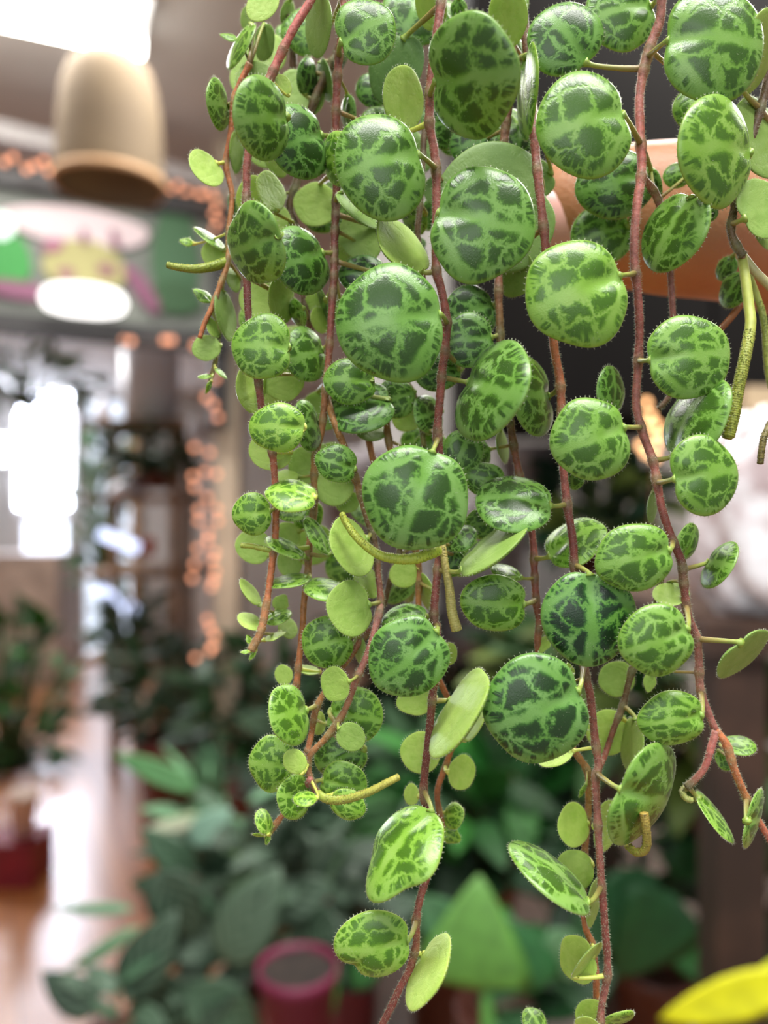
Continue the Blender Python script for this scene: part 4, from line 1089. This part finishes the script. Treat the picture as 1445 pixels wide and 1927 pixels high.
sl = MB(); sl.lathe(c, [(.001, ph_ * .96), (pr_ * .5, ph_ * .95), (pr_ * .95, ph_ * .92)], 32); so = sl.build('soil', simple('potting_soil', (44, 34, 28), .9, .3, 60), pot_, c, attrs=False); pot_['_o'] = tuple(c)
shop_plant('potted_plant', 'dark green bushy plant behind the two lowest middle stems', 900, 1520, 1.35, 190, 130, 130, 62, 34, [(26, 84, 26), (22, 62, 26), (44, 110, 34)], (80, 120), 14)
shop_plant('philodendron', 'broad leaved plant with big bright green leaves at the bottom centre', 940, 1830, .95, 140, 70, 14, 60, 40, [(40, 100, 44), (30, 80, 36)], (80, 160), 15, manual=[
    (895, 1765, .82, 96, 112, 84, (92, 146, 58), .5, .0008, .25, .12), (985, 1800, .86, 70, 60, 110, (44, 108, 54), .4, .0008, .2, .2), (1065, 1800, .88, 60, 40, 300, (104, 150, 104)), (918, 1925, .82, 90, 14, 92, (88, 150, 66)), (700, 1800, .9, 70, 30, 60, (46, 110, 50)), (610, 1880, .9, 70, 26, 70, (60, 140, 56))])
shop_plant('philodendron', 'dark heart leaved plant right of the two lowest long stems', 1230, 1690, 1.15, 150, 130, 26, 70, 46, [(20, 66, 28), (18, 52, 26), (34, 96, 36)], (80, 140), 16, manual=[(1215, 1770, .95, 105, 78, 240, (24, 80, 36), .4, .0008, .2, .2), (1190, 1680, 1.0, 60, 50, 30, (26, 84, 40))])
shop_plant('potted_plant', 'yellow leaved plant at the bottom right corner', 1480, 1930, .8, 60, 40, 8, 60, 26, [(150, 170, 20), (190, 200, 20)], (60, 120), 17, manual=[(1370, 1884, .60, 130, 42, 200, (226, 226, 10)), (1450, 1840, .62, 70, 26, 40, (214, 224, 20))])
shop_plant('potted_plant', 'yellowish green plant behind the right hand forked stem', 1340, 1330, 1.15, 170, 110, 60, 80, 36, [(132, 142, 44), (96, 120, 40), (50, 104, 36), (34, 80, 30)], (80, 120), 18)
shop_plant('potted_plant', 'green plant at the right edge below the forked stem', 1420, 1640, 1.3, 140, 110, 90, 46, 24, [(34, 96, 28), (24, 66, 26), (50, 110, 40)], (70, 120), 19, potc=(70, 50, 42))
shop_plant('potted_plant', 'blurred dark green plant between the middle stems below the cupboard', 1130, 950, 1.5, 110, 90, 80, 40, 22, [(34, 80, 44), (30, 60, 40), (110, 130, 50)], (60, 60), 20)
shop_plant('potted_plant', 'olive plant behind the stems left of the white bag', 1090, 1270, 1.4, 150, 90, 80, 56, 30, [(84, 100, 44), (50, 84, 36), (30, 62, 28)], (80, 100), 21)
shop_plant('potted_plant', 'grey green plant low behind the middle of the hanging stems', 840, 1330, 1.84, 130, 120, 110, 40, 22, [DG, (40, 62, 40), (70, 90, 70)], (80, 110), 22)
t = NT('speckled_clay'); tc = t.n('ShaderNodeTexCoord'); nz = t.noise(tc.outputs['Object'], 22, 4)
t.bsdf(t.mix(t.ss(nz.outputs[0], .4, .6), rgba((156, 148, 150)), rgba((92, 80, 82))), .7); M_CLAY = t.m
t = NT('pale_clay'); tc = t.n('ShaderNodeTexCoord'); nz = t.noise(tc.outputs['Object'], 16, 4)
t.bsdf(t.mix(t.ss(nz.outputs[0], .4, .6), rgba((184, 176, 178)), rgba((128, 112, 114))), .7); M_CLAY2 = t.m
pots = [(700, 1180, 1.7, 90, 330, 'tall speckled grey planter behind the middle of the hanging stems', M_CLAY), (900, 1200, 1.75, 95, 260, 'pale mottled planter left of the dark leafy plant below the cupboard', M_CLAY2), (1000, 1040, 1.6, 60, 200, 'slim speckled planter just under the left corner of the black cupboard', M_CLAY)]
for (u, v, d, r, h, lab, m) in pots:
    pm_ = MB(); c = P(u, v, d); pot_mb(pm_, c, r * d / F, h * d / F); tag(pm_.build('planter', m, None, c, attrs=False), lab, 'planter')
zt_ = P(0, 1185, 1.75).z
mb = MB(); mb.box((.22, 1.84, zt_ - .03), (.80, .52, .03)); tag(mb.build('wall_shelf', M_SHELF, None, (.12, 1.8, zt_ - .03), smooth=False), 'dark wooden wall shelf carrying the grey planters behind the hanging stems', 'shelf')

# wooden rack beside the aisle
M_RACK = simple('rack_wood', (158, 122, 88), .6, .25, 9)
rk = empty('plant_rack', tuple(P(300, 1260, 4.2))); tag(rk, 'tall wooden plant rack on the right side of the aisle', 'rack')
ro_ = P(300, 1260, 4.2)
for (u, d) in ((215, 4.3), (330, 4.0), (255, 4.9), (355, 4.6)):
    x = P(u, 0, d).x; mb = MB(); mb.box((x, d, .95), (.05, .05, 1.9)); mb.build('post', M_RACK, rk, ro_, smooth=False)
for v in (798, 940, 1080, 1240):
    z = P(0, v, 4.2).z; mb = MB(); mb.box((P(285, 0, 4.4).x, 4.42, z), (.60, .62, .035)); mb.build('shelf', M_RACK, rk, ro_, smooth=False)
M_WHITE = simple('white_ceramic', (226, 230, 240), .3)
c = P(283, 792, 4.2); mb = MB(); px = 4.2 / F
mb.lathe(c, [(.001, 0), (46 * px, 0), (50 * px, 60 * px), (50 * px, 128 * px), (44 * px, 132 * px), (40 * px, 120 * px), (.001, 118 * px)], 72, wob=lambda th, z: 1 + .05 * math.cos(th * 24))
tag(mb.build('ribbed_planter', M_WHITE, None, c, attrs=False), 'white ribbed planter on top of the wooden rack', 'planter')
for (u, v, d, r, h, lab) in ((195, 800, 4.3, 13, 52, 'slim white bottle glowing in daylight on the top left of the rack'), (366, 838, 3.8, 13, 52, 'small white bottle beside the string lights on the post'), (240, 938, 4.2, 32, 34, 'squat white bowl on the second rack shelf'), (84, 1282, 6.53, 16, 34, 'white bowl on the floor beside the far end of the aisle')):
    c = P(u, v, d); px = d / F; mb = MB(); mb.lathe(c, [(.001, 0), (r * px, 0), (r * 1.05 * px, h * .6 * px), (r * .7 * px, h * .85 * px), (r * .6 * px, h * px), (.001, h * px)], 24)
    tag(mb.build('bottle' if h > 40 else 'bowl', M_WHITE, None, c, attrs=False), lab, 'bottle' if h > 40 else 'bowl')
M_GROW = emis('grow_tube', (205, 215, 250), 2.2)
for (a, bb, lab) in (((188, 1003, 4.22), (258, 1032, 4.22), 'upper glowing white tube light fixed to the wooden rack'), ((184, 1110, 4.22), (256, 1152, 4.22), 'lower glowing white tube light fixed to the wooden rack')):
    mb = MB(); A, B = P(*a), P(*bb); mb.tube([A, B], .032, 14); tag(mb.build('tube_light', M_GROW, None, A), lab, 'light')
c = P(280, 1045, 4.0); mb = MB(); pot_mb(mb, c, .035, .09); tag(mb.build('plant_pot', simple('orange_pot', (196, 92, 66), .5), None, c, attrs=False), 'small orange pot on the middle shelf of the wooden rack', 'pot')
# things at the left edge on the floor
c = P(20, 1690, 2.95); mb = MB(); mb.box((c.x - .02, 3.05, .085), (.20, .2, .17)); tag(mb.build('storage_box', simple('dark_red', (126, 22, 36), .5, .15, 12), None, c, smooth=False), 'dark red box on the wooden floor at the left edge', 'box')
c = P(45, 1600, 3.05); mb = MB(); pot_mb(mb, (c.x, 3.05, .172), .055, .17); tag(mb.build('plant_pot', simple('cream_pot', (232, 214, 200), .5), None, c, attrs=False), 'cream pot standing on the dark red box at the left edge', 'pot')
c = P(-30, 1000, 6.3); mb = MB(); mb.box((c.x, 6.6, .55), (1.1, .4, 1.1)); tag(mb.build('display_counter', simple('beige_laminate', (168, 150, 136), .6, .15, 5), None, (c.x, 6.6, 0), smooth=False), 'beige counter by the bright shop door at the far left', 'counter')

# ================================================================== LIGHT AND CAMERA
def area(name, loc, size, power, rot=(0, 0, 0), colr=(1, 1, 1)):
    l = bpy.data.lights.new(name, 'AREA'); l.shape = 'RECTANGLE'; l.size = size[0]; l.size_y = size[1]; l.energy = power; l.color = colr
    o = bpy.data.objects.new(name, l); COL.objects.link(o); o.location = loc; o.rotation_euler = rot; return o
# fluorescent fixtures above the camera and by the tubes, plus added fill lights
area('fluorescent_above', (.10, -.35, CEIL - .05), (1.2, .3), 30, colr=(1, .98, .95))
area('fluorescent_front', (-.4, 1.45, CEIL - .13), (1.0, .2), 14, colr=(1, .98, .95))
area('right_fill', (.9, 1.0, CEIL - .05), (1.2, .2), 46, colr=(1, .97, .93))  # added fill to brighten the partition wall, no known fixture
area('aisle_fill', (-2.4, 4.4, CEIL - .05), (1.4, .3), 60, colr=(1, .98, .96))  # added fill, keeps the far interior from going dark
area('leaf_highlight_fill', (-.35, -1.9, 2.05), (1.5, 1.2), 12, (math.radians(82), 0, math.radians(-10)), (.95, .98, 1))  # unseen area light added behind the camera to give the leaves highlights
w = bpy.data.worlds.new('World'); scn.world = w; w.use_nodes = True
bg = w.node_tree.nodes['Background']; bg.inputs[0].default_value = (.93, .97, 1.0, 1); bg.inputs[1].default_value = .34

cam = bpy.data.cameras.new('Camera'); co = bpy.data.objects.new('Camera', cam); COL.objects.link(co); scn.camera = co
co.location = (0, 0, CAMZ); co.rotation_euler = (PI / 2, 0, 0)
cam.sensor_fit = 'HORIZONTAL'; cam.sensor_width = 36; cam.lens = 36; cam.clip_start = .005; cam.clip_end = 60
cam.dof.use_dof = True; cam.dof.focus_distance = .0875; cam.dof.aperture_fstop = 36 / 2.05
vs_ = scn.view_settings; scn.display_settings.display_device = 'sRGB'
vs_.view_transform = 'Standard'; vs_.look = 'None'; vs_.gamma = 1.0; vs_.use_curve_mapping = False; vs_.exposure = .22
scn.cycles.use_denoising = True; scn.cycles.adaptive_threshold = .02; scn.cycles.max_bounces = 8; scn.cycles.transparent_max_bounces = 16
scn.cycles.sample_clamp_indirect = 6.0; scn.cycles.caustics_reflective = False; scn.cycles.caustics_refractive = False
for o in bpy.data.objects:
    if '_o' in o: del o['_o']
